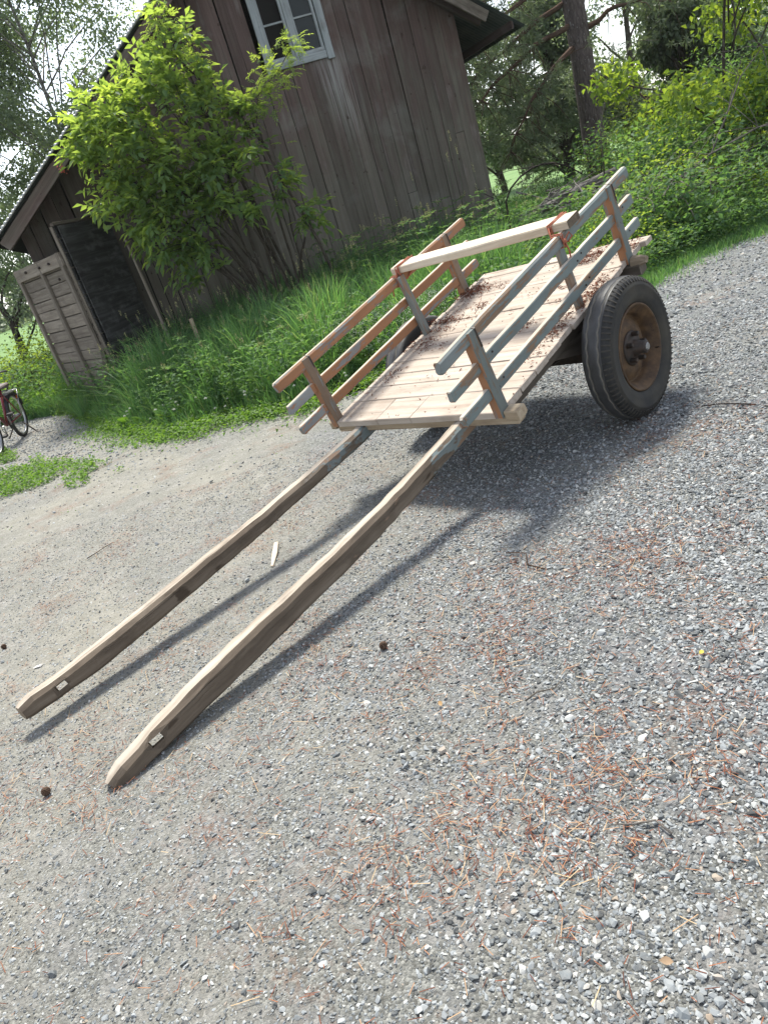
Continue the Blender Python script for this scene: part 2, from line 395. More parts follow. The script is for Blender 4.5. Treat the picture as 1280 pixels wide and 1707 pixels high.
def grid_sheet(name, xs, ys, zf, mat, keep=None, **kw):
    X, Y = np.meshgrid(xs, ys); nx, ny = len(xs), len(ys)
    V = np.stack([X, Y, zf(X, Y)], -1).reshape(-1, 3)
    i = np.arange(ny-1)[:, None]*nx+np.arange(nx-1)[None]
    Q = np.stack([i, i+1, i+nx+1, i+nx], -1)
    if keep is not None:
        cx = (X[:-1, :-1]+X[1:, 1:])/2; cy = (Y[:-1, :-1]+Y[1:, 1:])/2; Q = Q[keep(cx, cy)]
    Q = Q.reshape(-1, 4); used = np.unique(Q); mp = np.zeros(len(V), int); mp[used] = np.arange(len(used))
    return np_mesh(name, V[used], mp[Q], mat, smooth=True, **kw)
def nonuni(a, b, fine0, fine1, step, grow=1.25):
    mid = list(np.arange(fine0, fine1+1e-6, step)); s = step
    while mid[-1] < b: s *= grow; mid.append(min(b, mid[-1]+s))
    s = step; lo = [mid[0]]
    while lo[-1] > a: s *= grow; lo.append(max(a, lo[-1]-s))
    return np.array(lo[::-1][:-1]+mid)
ground = grid_sheet('ground', nonuni(-900, 900, -10, 12, .25), nonuni(-300, 1200, -2, 16, .25), lambda x, y: gh(x, y)-.03, ground_mat(), kind='structure')
def in_gravel(x, y): return y < edge_y(x)+.10*wob(x*1.5, y*1.5)+.10*wob(x*5, y*5)+.03
yard = grid_sheet('gravel_yard', np.arange(-12, 16, .06), np.arange(-4, 12, .06), lambda x, y: gh(x, y)+.004*wob(x*3, y*3), gravel_mat(), keep=in_gravel, kind='structure')

# ------------------------------------------------------------------ loose gravel and needles (nobody could count them)
def stone_mat():
    m, nt, p, o = mat_new('crushed_stone'); r = objrand(nt); pos = N(nt, 'ShaderNodeTexCoord').outputs['Object']
    col = ramp(nt, r, [(0, (.036, .041, .045)), (.2, (.098, .111, .119)), (.5, (.200, .221, .234)), (.8, (.305, .325, .334)), (.97, (.43, .435, .415)), (1, (.27, .21, .155))])
    a = noise(nt, pos, 2.5, 4)
    nt.links.new(mix(nt, fr(nt, a, .35, .65, 0, .4), col, mix(nt, .5, col, (.3, .27, .23))), p.inputs['Base Color'])
    p.inputs['Roughness'].default_value = .75; p.inputs['Specular IOR Level'].default_value = .35; return m
M_stone = stone_mat()
def stone_mesh(name, flat):
    bm = bmesh.new()
    for i in range(14):
        d = Vector((random.gauss(0, 1), random.gauss(0, 1), random.gauss(0, 1))).normalized()
        bm.verts.new(Vector((d.x*1.1, d.y*random.uniform(.6, .9), d.z*flat))*random.uniform(.85, 1.1)*.5)
    bmesh.ops.convex_hull(bm, input=bm.verts)
    for v in [v for v in bm.verts if not v.link_faces]: bm.verts.remove(v)
    me = bpy.data.meshes.new(name); bm.to_mesh(me); bm.free(); me.materials.append(M_stone); return me
STONES = [stone_mesh('stone', f) for f in (.4, .45, .5, .55, .38, .6, .33, .7)]
stone_coll = bpy.data.collections.new('stone_shapes')
for me in STONES: stone_coll.objects.link(bpy.data.objects.new('stone_shape', me))

def scatter(name, co, rot, scl, idx, coll, **kw):
    n = len(co); me = bpy.data.meshes.new(name); me.vertices.add(n); me.vertices.foreach_set('co', np.asarray(co, np.float32).ravel())
    for nm, ty, key, dat in (('rot', 'FLOAT_VECTOR', 'vector', rot), ('scl', 'FLOAT', 'value', scl), ('idx', 'INT', 'value', idx)):
        at = me.attributes.new(nm, ty, 'POINT'); at.data.foreach_set(key, np.asarray(dat, np.int32 if ty == 'INT' else np.float32).ravel())
    o = bpy.data.objects.new(name, me); COL.objects.link(o)
    g = bpy.data.node_groups.new(name, 'GeometryNodeTree')
    g.interface.new_socket('Geometry', in_out='INPUT', socket_type='NodeSocketGeometry'); g.interface.new_socket('Geometry', in_out='OUTPUT', socket_type='NodeSocketGeometry')
    gi = g.nodes.new('NodeGroupInput'); go = g.nodes.new('NodeGroupOutput'); ip = g.nodes.new('GeometryNodeInstanceOnPoints'); ci = g.nodes.new('GeometryNodeCollectionInfo')
    ci.inputs['Collection'].default_value = coll; ci.inputs['Separate Children'].default_value = True; ci.inputs['Reset Children'].default_value = True
    def na(nm, ty): x = g.nodes.new('GeometryNodeInputNamedAttribute'); x.data_type = ty; x.inputs['Name'].default_value = nm; return x.outputs['Attribute']
    er = g.nodes.new('FunctionNodeEulerToRotation')
    L = g.links.new; L(gi.outputs[0], ip.inputs['Points']); L(ci.outputs[0], ip.inputs['Instance']); ip.inputs['Pick Instance'].default_value = True
    L(na('idx', 'INT'), ip.inputs['Instance Index']); L(na('rot', 'FLOAT_VECTOR'), er.inputs[0]); L(er.outputs[0], ip.inputs['Rotation']); L(na('scl', 'FLOAT'), ip.inputs['Scale'])
    L(ip.outputs[0], go.inputs[0])
    md = o.modifiers.new('scatter', 'NODES'); md.node_group = g
    return tag(o, **kw)

_CF = np.array([list(_r2), list(_u2), list(_fw)])
def in_view(x, y, z=0, mar=3.0):
    d = np.stack([x, y, np.zeros_like(x)+z-CAMZ], -1)@_CF.T
    return (d[:, 2] > .1) & (np.abs(d[:, 0]) < d[:, 2]*640/1212*mar) & (np.abs(d[:, 1]) < d[:, 2]*853/1212*mar)
def compact(x, y):
    """1 on the hard packed, dusty part of the yard; 0 on loose chips"""
    return np.clip((-.55*x+.06*y+.55+.35*wob(x*1.3, y*1.3, 0, 6))/1.1, 0, 1)
P_ = []; S_ = []
for (y0, y1, dens, med, sg, mx) in ((.3, 1.6, 24000, .0080, .30, .014), (.3, 1.6, 4600, .0155, .28, .030), (1.6, 3.0, 17000, .0082, .30, .014), (1.6, 3.0, 3300, .0145, .26, .028), (3.0, 5.0, 5200, .0098, .3, .018), (3.0, 5.0, 1500, .0155, .26, .030), (5.0, 11.0, 900, .0185, .3, .034)):
    X0, X1 = -6.5, 6.5
    if y1 <= 3: X0, X1 = -4.0, 4.2
    n = int((X1-X0)*(y1-y0)*dens); x = rng.uniform(X0, X1, n); y = rng.uniform(y0, y1, n)
    c = compact(x, y)*np.clip((7.2-y)/1.2, .15, 1)*(1 if med < .012 else 1.05); keep = in_view(x, y) & in_gravel(x, y) & (rng.random(n) < (1-(.80 if med > .012 else .55)*np.clip(c, 0, 1))*np.clip(.8+.5*wob(x*2.2, y*2.2, 2, 9), .25, 1))
    x, y, c = x[keep], y[keep], c[keep]
    s = np.clip(med*np.exp(rng.normal(0, sg, len(x)))*(1-.35*np.clip(c, 0, 1)), med*.4, mx)
    P_.append(np.stack([x, y, gh(x, y)+.004*wob(x*3, y*3)+s*.09], -1)); S_.append(s)
P_ = np.concatenate(P_); S_ = np.concatenate(S_); n = len(P_)
rot = np.stack([rng.normal(0, .35, n), rng.normal(0, .35, n), rng.uniform(0, 6.28, n)], -1)
scatter('gravel', P_, rot, S_*1.25, rng.integers(0, len(STONES), n), stone_coll, kind='stuff')
print('gravel stones', n)

def needle_weight(x, y):
    w = np.clip(wob(x*2.1+3, y*2.1, 1, 8)*1.8-.25, 0, 1)*.58+.13
    for cx, cy, r, a in ((.43, 2.6, .35, 1), (.15, 1.9, .4, 1), (.0, 1.55, .4, .7), (.85, 2.2, .5, .8), (.35, 1.35, .4, .6), (-.5, 3.6, .35, 1), (.25, 1.05, .3, .6), (-1.5, 2.0, .35, .7), (-.9, 1.75, .3, .5), (1.5, 3.1, .5, .6), (-.25, 1.2, .3, .6), (.9, 1.6, .4, .5)):
        w = w+.8*a*np.exp(-((x-cx)**2+(y-cy)**2)/(r*.8)**2)*np.clip(.55+1.1*wob(x*7, y*7, 0, 8), 0, 1)
    return np.clip(w, 0, 1)
n = 130000; x = rng.uniform(-3, 3, n); y = rng.uniform(.4, 5, n)
k = in_view(x, y, 0, 1.7) & in_gravel(x, y) & (rng.random(n) < needle_weight(x, y)**1.45*np.where(y > 3.2, .6, 1)); x, y = x[k], y[k]; n = len(x)
th = rng.uniform(0, 6.28, n); tl = rng.normal(0, .18, n); L = rng.uniform(.010, .034, n); long_ = rng.random(n) < .07; L = np.where(long_, L*1.9, L)
d = np.stack([np.cos(th)*np.cos(tl), np.sin(th)*np.cos(tl), np.sin(tl)], -1); side = np.stack([-np.sin(th), np.cos(th), 0*th], -1)*(np.where(long_, .0009, .0009))[:, None]
c = np.stack([x, y, gh(x, y)+.004*wob(x*3, y*3)+.007+rng.uniform(0, .006, n)], -1)
V = np.stack([c-d*L[:, None]/2-side, c-d*L[:, None]/2+side, c+d*L[:, None]/2+side, c+d*L[:, None]/2-side], 1).reshape(-1, 3)
M_needle = leafmat('dead_needles', [(.07, .021, .011), (.165, .05, .023), (.27, .11, .055), (.46, .35, .21)], .1, (1, 1, 1), .7, .2)
np_mesh('pine_needles', V, np.arange(n)[:, None]*4+np.array([[0, 1, 2, 3]]), M_needle, np.repeat(np.where(long_, rng.uniform(.75, 1, n), rng.random(n)*.85), 4), kind='stuff')
print('needles', n)

# ------------------------------------------------------------------ barn
M_board = None
def barn_board_mat(name, dark=1.0):
    m, nt, p, o = mat_new(name); g = attr(nt, 'gr'); pos = N(nt, 'ShaderNodeNewGeometry').outputs['Position']
    sx = N(nt, 'ShaderNodeSeparateXYZ'); nt.links.new(pos, sx.inputs[0])
    a = noise(nt, mapped(nt, g, (1.0, 30, 30)), 1, 7, .68, .3); b = noise(nt, mapped(nt, g, (1.4, 6, 6)), 1, 5, .6); c = noise(nt, mapped(nt, g, (.7, 80, 80)), 1, 3)
    k = noise(nt, mapped(nt, g, (9, 14, 14)), 1, 2)
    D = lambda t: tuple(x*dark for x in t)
    grey = ramp(nt, a, [(.3, D((.10, .088, .072))), (.5, D((.135, .121, .10))), (.75, D((.168, .153, .128)))])
    red = ramp(nt, a, [(.3, D((.082, .056, .05))), (.55, D((.122, .084, .076))), (.78, D((.155, .115, .105)))])
    hgt = math_(nt, 'ADD', sx.outputs[2], fr(nt, b, .3, .7, -1.3, 1.3))
    col = mix(nt, fr(nt, hgt, 1.6, 3.3, 0, .95), grey, red)
    col = mix(nt, fr(nt, b, .6, .75, 0, .45), col, D((.27, .26, .245)))
    wx = math_(nt, 'ABSOLUTE', math_(nt, 'SUBTRACT', math_(nt, 'ADD', sx.outputs[0], fr(nt, sx.outputs[2], 2.2, 3.2, -.06, .06)), 1.22))
    wz = math_(nt, 'MULTIPLY', fr(nt, sx.outputs[2], 2.1, 2.9), fr(nt, sx.outputs[2], 3.3, 3.2))
    wm = math_(nt, 'MULTIPLY', math_(nt, 'MULTIPLY', fr(nt, wx, .30, .05), wz), fr(nt, a, .38, .62))
    col = mix(nt, math_(nt, 'MULTIPLY', wm, .75), col, D((.42, .42, .41)))
    col = mix(nt, fr(nt, k, .69, .73, 0, .8), col, D((.05, .03, .025)))
    big = noise(nt, pos, 1.3, 5, .65, .5); col = mix(nt, fr(nt, big, .52, .75, 0, .38), col, D((.085, .072, .060))); col = mix(nt, fr(nt, big, .46, .28, 0, .4), col, D((.24, .235, .215)))
    col = mix(nt, fr(nt, c, .66, .73, 0, .75), col, (.025, .02, .018))
    hs = N(nt, 'ShaderNodeHueSaturation'); nt.links.new(col, hs.inputs['Color']); nt.links.new(fr(nt, objrand(nt), 0, 1, .76, 1.14), hs.inputs['Value'])
    nt.links.new(hs.outputs[0], p.inputs['Base Color']); p.inputs['Roughness'].default_value = .88; p.inputs['Specular IOR Level'].default_value = .2
    bump(nt, p, math_(nt, 'SUBTRACT', a, fr(nt, c, .6, .74)), .5, .008); return m
M_board = barn_board_mat('barn_board')
M_boardshade = barn_board_mat('barn_board_shaded', .55)  # darker copy of the board; deep shade painted into its colour
M_pale = wood('pale_weathered_board', (.10, .082, .065), (.17, .145, .118), (.25, .22, .185), stain=(.07, .055, .045), stain_amt=.6)
M_doorblack = wood('black_door_board', (.012, .012, .012), (.028, .027, .027), (.07, .07, .072), stain=(.15, .15, .15), stain_amt=.5, vary=.8, rough=.6)  # near-black board colour with paler grey streaks
M_window = wood('window_paint', (.20, .215, .22), (.30, .325, .335), (.40, .42, .43), stain=(.14, .135, .125), stain_amt=.7, vary=.05)
M_black = plain('dark_interior', (.012, .011, .010), .9, sc=3)
def glass_mat():
    m, nt, p, o = mat_new('old_window_glass'); tc = N(nt, 'ShaderNodeTexCoord').outputs['Object']
    p.inputs['Base Color'].default_value = (.02, .025, .025, 1); p.inputs['Roughness'].default_value = .08; p.inputs['Specular IOR Level'].default_value = .2
    bump(nt, p, noise(nt, tc, 5, 2), .05, .02); return m
M_glass = glass_mat()
M_roof = plain('corrugated_roof_sheet', (.085, .10, .09), .55, metal=.3, sc=4, c2=(.045, .06, .055))
M_sheetlit = plain('lit_sheet_edge', (.45, .46, .46), .4, metal=.5, sc=8)  # pale colour stands for sunlight on the sheet edge

BARN_B = Vector((2.91, 11.61, 0)); byaw = R(-12)
BE = Vector((math.cos(byaw), -math.sin(byaw), 0)); BN = Vector((math.sin(byaw), math.cos(byaw), 0))
bm4 = Matrix(((BE.x, BN.x, 0, BARN_B.x), (BE.y, BN.y, 0, BARN_B.y), (0, 0, 1, .0), (0, 0, 0, 1)))
barn = tag(empty('barn', mat=bm4), 'old weathered wooden barn with vertical boards and a gable window', 'barn')
APEX_E, APEX_Z, SLOPE = -2.40, 5.12, .703
def roof_z(e): return APEX_Z-SLOPE*abs(e-APEX_E)
EL, ER = -6.33, .12
WIN = (-2.56, -1.78, 3.27, 4.32)
def wall_board(e0, e1, z0, z1a, z1b, lean=0, n0=0, mat=None, parent=barn, name='wall_board', th=.024):
    mb = MB(); b0 = random.uniform(-.004, .008)
    g0 = Vector((random.uniform(0, 50), random.uniform(0, 50), 0))
    rows = [(0, z0)]; k = 4
    Vt = []
    for i in range(k+1):
        t = i/k; za = z0+(z1a-z0)*t; zb = z0+(z1b-z0)*t
        bow = math.sin(t*3.1)*random.uniform(-.004, .006)
        for (e, z) in ((e0, za), (e1, zb)):
            ee = e+lean*(z-z0)+random.uniform(-.0015, .0015)
            Vt += [(ee, n0+b0+bow-th, z), (ee, n0+b0+bow, z)]
    mb.V = [Vector(v) for v in Vt]; mb.G = [g0+Vector((v[2], v[0], v[1])) for v in Vt]
    for i in range(k):
        a = i*4; c = a+4
        for q in ((a, a+2, c+2, c), (a+1, c+1, c+3, a+3), (a, c, c+1, a+1), (a+2, a+3, c+3, c+2)): mb.F.append(q)
    mb.F += [(0, 1, 3, 2), (k*4, k*4+2, k*4+3, k*4+1)]
    mb.M = [0]*len(mb.F); mb.S = [0]*len(mb.F)
    return mb.build(name, mat or M_board, parent)
e = EL; bi = 0
while e < ER-.03:
    wd = random.uniform(.13, .20); e1 = min(ER, e+wd)
    if ER-e1 < .06: e1 = ER
    gap = random.choice((.003, .005, .007, .014))
    a, b = e+gap/2, e1-gap/2; lean = random.uniform(-.0025, .0025)
    za, zb = roof_z(a)-.05, roof_z(b)-.05
    if b < APEX_E-.01 or a > APEX_E+.01 or True:
        mt = M_boardshade if b < -5.0 else M_board  # left end of the gable gets the painted shade
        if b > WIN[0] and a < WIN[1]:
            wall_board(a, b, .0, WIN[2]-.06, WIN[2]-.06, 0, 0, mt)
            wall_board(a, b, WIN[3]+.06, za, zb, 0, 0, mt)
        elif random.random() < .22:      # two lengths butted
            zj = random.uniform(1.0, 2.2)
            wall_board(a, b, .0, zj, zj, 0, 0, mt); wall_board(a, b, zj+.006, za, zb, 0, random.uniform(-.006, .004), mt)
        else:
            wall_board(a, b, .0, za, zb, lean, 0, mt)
    e = e1
# backing, side walls, rear wall
D_B = 9.0
def slab(name, pts, mat, parent=barn, **kw):
    """convex polygon extruded: pts front list, thickness vec"""
    raise NotImplementedError
mb = MB(); mb.box(((EL+APEX_E)/2, .06, .85), ((APEX_E-EL)/2-.03, 0, 0), (0, .02, 0), (0, 0, .85)); mb.box(((ER+APEX_E)/2, .06, .85), ((ER-APEX_E)/2-.03, 0, 0), (0, .02, 0), (0, 0, .85))
mb.build('dark_backing', M_black, barn)  # black sheets stand in for the unlit inside behind the board gaps
for sgn, ee, zt in ((1, ER, roof_z(ER)-.06), (-1, EL, roof_z(EL)-.06)):
    n_ = .03
    while n_ < D_B:
        n1 = min(D_B, n_+random.uniform(.16, .22))
        mb = MB(); mb.box((ee-sgn*.012+random.uniform(-.004, .004), (n_+n1)/2, zt/2), (.012, 0, 0), (0, (n1-n_)/2-.002, 0), (0, 0, zt/2))
        mb.G = [Vector((v.z, v.y+7, v.x)) for v in mb.V]
        mb.build('side_board', M_board, barn); n_ = n1
mb = MB(); mb.V = [Vector(v) for v in ((EL, D_B, 0), (ER, D_B, 0), (ER, D_B, roof_z(ER)-.1), (APEX_E, D_B, APEX_Z-.1), (EL, D_B, roof_z(EL)-.1))]; mb.V += [v+Vector((0, .03, 0)) for v in mb.V]
mb.G = [Vector((v.z, v.x, v.y)) for v in mb.V]; mb.F = [(0, 1, 2, 3, 4), (9, 8, 7, 6, 5)]+[(i, 5+i, 5+(i+1) % 5, (i+1) % 5) for i in range(5)]; mb.M = [0]*7; mb.S = [0]*7
mb.build('rear_wall', M_board, barn)
# roof sheets
def roof_sheet(e_low, sgn):
    ns = np.arange(-.52, D_B+.4, .019); wv = .011*np.sin(ns/.076*2*np.pi)
    ts = np.linspace(0, 1, 5); V = []; 
    nrm = np.array([sgn*SLOPE, 0, 1])/math.hypot(SLOPE, 1)
    for off in (0, -.003):
        for t in ts:
            ee = APEX_E+(e_low-APEX_E)*t; zz = roof_z(ee)+.035
            for nn_, ww in zip(ns, wv): V.append((ee+nrm[0]*(ww+off), nn_, zz+nrm[2]*(ww+off)))
    k = len(ns); F = []
    for s_ in range(2):
        for i in range(4):
            for j in range(k-1):
                b = s_*5*k+i*k+j; F.append((b, b+1, b+k+1, b+k))
    for i in range(4):
        for j in (0, k-1): F.append((i*k+j, (i+1)*k+j, 5*k+(i+1)*k+j, 5*k+i*k+j))
    for j in range(k-1): F.append((4*k+j, 4*k+j+1, 9*k+j+1, 9*k+j))
    return np_mesh('roof_sheet', V, F, M_roof, parent=barn)
roof_sheet(-6.62, -1); roof_sheet(.86, 1)
nr = Vector((-SLOPE, 0, 1)).normalized()
for sgn, elow in ((-1, -6.50), (1, .36)):
    dirv = Vector((sgn, 0, -SLOPE)).normalized()
    top = Vector((APEX_E, -.47, APEX_Z-.09)); lo = Vector((elow, -.47, roof_z(elow)-.09))
    mb = MB(); mb.sweep([top, lo], (0, 0, 1), .026, .135, .003); mb.build('verge_board', M_pale if sgn > 0 else M_board, barn)
    mb = MB(); mb.sweep([top+Vector((0, .22, -.01)), lo+Vector((0, .22, -.01))], (0, 0, 1), .06, .09, .004); mb.build('rafter', M_boardshade, barn)
    for q in range(9):                       # roof boarding under the sheet at the overhang
        t = (q+.5)/9; c = top.lerp(lo, t)+Vector((0, .24, .085))
        mb = MB(); mb.box(c, dirv*((lo-top).length/18-.006), (0, .235, 0), Vector((-dirv.z*sgn, 0, dirv.x*sgn))*.010); mb.build('roof_board', M_boardshade, barn)
mb = MB(); mb.sweep([(.70, -.48, roof_z(.70)-.02), (.70, D_B, roof_z(.70)-.02)], (0, 0, 1), .03, .10, .003); mb.build('eave_board', M_boardshade, barn)
# pale beads along the left verge: sunlit sheet edge painted in
mb = MB()
for i in range(90):
    t0, t1 = i/90, (i+1)/90; a = Vector((APEX_E, -.53, APEX_Z+.05)).lerp(Vector((-6.63, -.53, roof_z(-6.63)+.05)), t0); b = Vector((APEX_E, -.53, APEX_Z+.05)).lerp(Vector((-6.63, -.53, roof_z(-6.63)+.05)), t1)
    mb.tube([a, a.lerp(b, .5)+Vector((0, 0, .012)), b], [.012, .02, .012], 6)
mb.build('roof_lit_edge', M_sheetlit, barn)
# window
wz0, wz1 = WIN[2], WIN[3]; we0, we1 = WIN[0], WIN[1]
win = MB().box(((we0+we1)/2, .10, (wz0+wz1)/2), ((we1-we0)/2, 0, 0), (0, .012, 0), (0, 0, (wz1-wz0)/2)).build('window', M_black, barn)  # black panel stands in for the unlit inside behind the panes
for ea in (we0-.035, we1+.035):
    MB().sweep([(ea, -.045, wz0-.085), (ea+.004, -.045, wz1+.08)], (0, 1, 0), .095, .03, .003).build('casing', M_window, win)
MB().sweep([(we0+.02, -.040, wz0-.015), (we1-.02, -.040, wz0-.02)], (0, 0, 1), .028, .085, .003).build('sill', M_window, win)
MB().sweep([(we0-.09, -.042, wz1+.09), (we1+.09, -.042, wz1+.09)], (0, 0, 1), .03, .1, .003).build('head_casing', M_window, win)
em = (we0+we1)/2
MB().sweep([(em, -.025, wz0+.03), (em, -.025, wz1+.03)], (0, 1, 0), .07, .04, .003).build('mullion', M_window, win)
for s_ in (-1, 1):
    x0, x1 = (we0+.015, em-.036) if s_ < 0 else (em+.036, we1-.015)
    mb = MB()
    for xa in (x0+.02, x1-.02): mb.sweep([(xa, -.012, wz0+.025), (xa, -.012, wz1)], (0, 1, 0), .038, .03, .003)
    mb.sweep([(x0, -.0135, wz0+.05), (x1, -.0135, wz0+.05)], (0, 0, 1), .03, .05, .003)
    mb.build('sash', M_window, win)
    for zq in (wz0+.46, wz0+.86): MB().sweep([(x0+.03, -.0105, zq), (x1-.03, -.0105, zq)], (0, 0, 1), .022, .022, .002).build('muntin', M_window, win)
    zs = (wz0+.06, wz0+.45, wz0+.85, wz1)
    for za, zb in zip(zs[:-1], zs[1:]):
        if s_ < 0 and za < wz0+.5: continue          # panes gone from the left sash
        MB().box(((x0+x1)/2, .004, (za+zb)/2), ((x1-x0)/2-.03, 0, 0), (0, .002, 0), (0, 0, (zb-za)/2)).build('pane', M_glass, win)
# doors (children of barn, world positions turned into barn space)
binv = bm4.inverted()
def bl(p): return binv @ Vector(p)
def door_leaf(name, K, Q, z0, z1, nb, mat, battens, bmat, out, label):
    """leaf from K to Q (ground points), boards stacked from z0 to z1"""
    K = Vector(K); Q = Vector(Q); d = (Q-K).normalized(); nrm = Vector((-d.y, d.x, 0))*out
    root = tag(MB().sweep([bl(K+d*.02+Vector((0, 0, (z0+z1)/2))-nrm*.035), bl(Q-d*.02+Vector((0, 0, (z0+z1)/2))-nrm*.035)], (0, 0, 1), .012, z1-z0-.03, .002).build(name, mat, barn), label)
    z = z0; hh = (z1-z0)/nb
    for i in range(nb):
        h = hh*random.uniform(.9, 1.1) if i < nb-1 else z1-z
        mb = MB(); mb.sweep([bl(K+Vector((0, 0, z+h/2+random.uniform(-.006, .006)))), bl((K+Q)/2+Vector((0, 0, z+h/2))), bl(Q+Vector((0, 0, z+h/2+random.uniform(-.006, .006))))], (0, 0, 1), .024+random.uniform(-.003, .005), h-random.uniform(.006, .014), .003)
        mb.build('plank', mat, root); z += h
    for f in battens:
        p = K+(Q-K)*f+nrm*.032
        mb = MB(); mb.sweep([bl(p+Vector((0, 0, z0-.03))), bl(p+Vector((0, 0, (z0+z1)/2))+d*.01), bl(p+Vector((0, 0, z1)))], tuple((bl(nrm)-bl((0, 0, 0)))), .085, .036, .004, jit=.002); mb.build('batten', bmat, root)
    return root, d, nrm
K0 = (-2.60, 9.40, 0)
dl, dd, dn = door_leaf('door_leaf', K0, (-2.21, 10.35, 0), .05, 2.17, 13, M_doorblack, (.02,), M_pale, 1, 'black door leaf standing open towards the yard')
mb = MB(); mb.sweep([bl(Vector(K0)+Vector((-.01, -.01, 2.19))), bl((-2.20, 10.36, 2.19))], (0, 0, 1), .05, .035, .003); mb.build('top_rail', M_darkwood, dl)
ll, ld, ln = door_leaf('door_leaf', (-2.66, 9.46, 0), (-3.66, 10.70, 0), .06, 1.90, 13, M_pale, (.03, .46, .97), M_pale, 1, 'grey bare-plank door leaf with three upright battens')
mb = MB(); mb.sweep([bl((-2.65, 9.44, 1.80)+Vector((0, 0, 0))*0 if False else Vector((-2.68, 9.43, 1.82))), bl(Vector((-3.69, 10.68, 1.82)))], (0, 0, 1), .03, .15, .004); mb.build('top_rail', M_pale, ll)
for f, zz in ((.22, 1.82), (.42, 1.82), (.72, 1.83), (.15, 1.62)):
    p = Vector((-2.68, 9.43, 0)).lerp(Vector((-3.69, 10.68, 0)), f); MB().blob(bl(p+Vector((-.02, -.025, zz))), .02).build('bolt_head', M_iron, ll)
# pale board above the dark door, lying along the wall
mb = MB(); mb.box(bl((-2.05, 10.02, 2.26)), (.30, .02, .05), (0, .10, 0), (0, 0, .012)); mb.build('lintel_board', M_pale, barn)

# ------------------------------------------------------------------ hand cart
RW = .355
cm = Matrix(((CV.x, CU.x, CW.x, 0), (CV.y, CU.y, CW.y, 0), (CV.z, CU.z, CW.z, 0), (0, 0, 0, 1)))
cm.translation = A_AX-CW*RW
cart = tag(empty('horse_cart', mat=cm), 'old two-wheeled wooden farm cart with slatted sides, its shafts resting on the gravel', 'cart')
def L(u, v, w_): return Vector((v, u, w_+RW))     # cart local: x = across, y = along, z = up
BEDW = .284; HB = .5696
# bed planks
js = [-.932, -.745, -.607, -.488, -.352, -.22, -.095, .076, .22, .36, .49, .615, .698]
for i, (a, b) in enumerate(zip(js[:-1], js[1:])):
    if i == 0: continue
    x0 = -HB+random.uniform(-.006, .008); x1 = HB+random.uniform(-.008, .006)
    if i == len(js)-2: x0, x1 = -HB+.02, HB+.03
    zt = BEDW-.013+random.uniform(-.002, .002); n_ = 6
    MB().sweep([L((a+b)/2+random.uniform(-.002, .002), x0+(x1-x0)*t/n_, zt) for t in range(n_+1)], (0, 0, 1), b-a-random.uniform(.003, .006), .026, .003, jit=.0012).build('bed_plank', M_bed, cart)
# front boards (three lengths butt-jointed) and the moulding under them
fj = [-HB, -.22, .02, HB]
for a, b in zip(fj[:-1], fj[1:]):
    MB().sweep([L(-.84, a+.002, BEDW-.017), L(-.84, (a+b)/2, BEDW-.017), L(-.84, b-.002, BEDW-.017)], (0, 0, 1), .186, .036, .003, jit=.001).build('front_board', M_bed, cart)
MB().sweep([L(-.885, -.57, .226), L(-.885, .0, .226), L(-.885, .63, .226)], (0, 0, 1), .06, .042, .004).build('front_beam', M_beam, cart)
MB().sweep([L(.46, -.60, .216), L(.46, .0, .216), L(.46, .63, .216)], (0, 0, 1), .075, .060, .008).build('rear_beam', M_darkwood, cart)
MB().sweep([L(-.895, .585, .258), L(-.895, .655, .258)], (0, 0, 1), .07, .05, .008, jit=.003).build('beam_end_block', M_beam, cart)
MB().sweep([L(.455, .585, .258), L(.455, .635, .256), L(.455, .665, .254)], (0, 0, 1), [.06, .06, .045], [.05, .05, .035], .014, jit=.003).build('beam_end_block', M_shaft, cart)
MB().sweep([L(-.895, -.582, .250), L(-.895, -.62, .250)], (0, 0, 1), .05, .05, .006, jit=.003).build('beam_end_block', M_beam, cart)
# rails
rails = ((.389, .058, -1.133, .700), (.252, .051, -1.138, .671), (.122, .051, -1.135, .674))
for sd_ in (-1, 1):
    for q, (hh, rh, f, b) in enumerate(rails):
        vc = sd_*.555; zc = BEDW+hh-rh/2; n_ = 10
        th = .036 if q == 0 else .028
        pts = [L(f+(b-f)*t/n_, vc+random.uniform(-.0015, .0015), zc+random.uniform(-.002, .002)) for t in range(n_+1)]
        pts = [L(f-.006, vc, zc)]+pts+[L(b+.01, vc, zc)]
        ws = [th*.72]+[th]*(n_+1)+[th*.7]; hs = [rh*.75]+[rh]*(n_+1)+[rh*.7]
        cut = -.925
        # bottom, right(+v), top, left, end
        if sd_ > 0: mats = (0, 1, 2, 3, 4)
        else: mats = (0, 3, 2, 1, 4)
        mb = MB(); mb.sweep(pts, (0, 0, 1), ws, hs, .009 if q == 0 else .004, mats)
        if sd_ < 0 and q > 0:        # bare blue ends in front of the post on the left side
            for fi, (fc, mm) in enumerate(zip(mb.F, mb.M)):
                cy = sum(mb.V[i].y for i in fc)/len(fc)
                if cy < -.93 and mm == 3: mb.M[fi] = 5
        if q == 0 and sd_ > 0:
            for fi, (fc, mm) in enumerate(zip(mb.F, mb.M)):
                cy = sum(mb.V[i].y for i in fc)/len(fc)
                if (cy < -.93 or -.35 < cy < -.02) and mm == 1: mb.M[fi] = 6
        tmat = M_railtop
        mb.build('side_rail', [M_orange, M_blue, tmat, M_orange, M_bluedirty, M_orangeblue, M_bluedirty], cart)
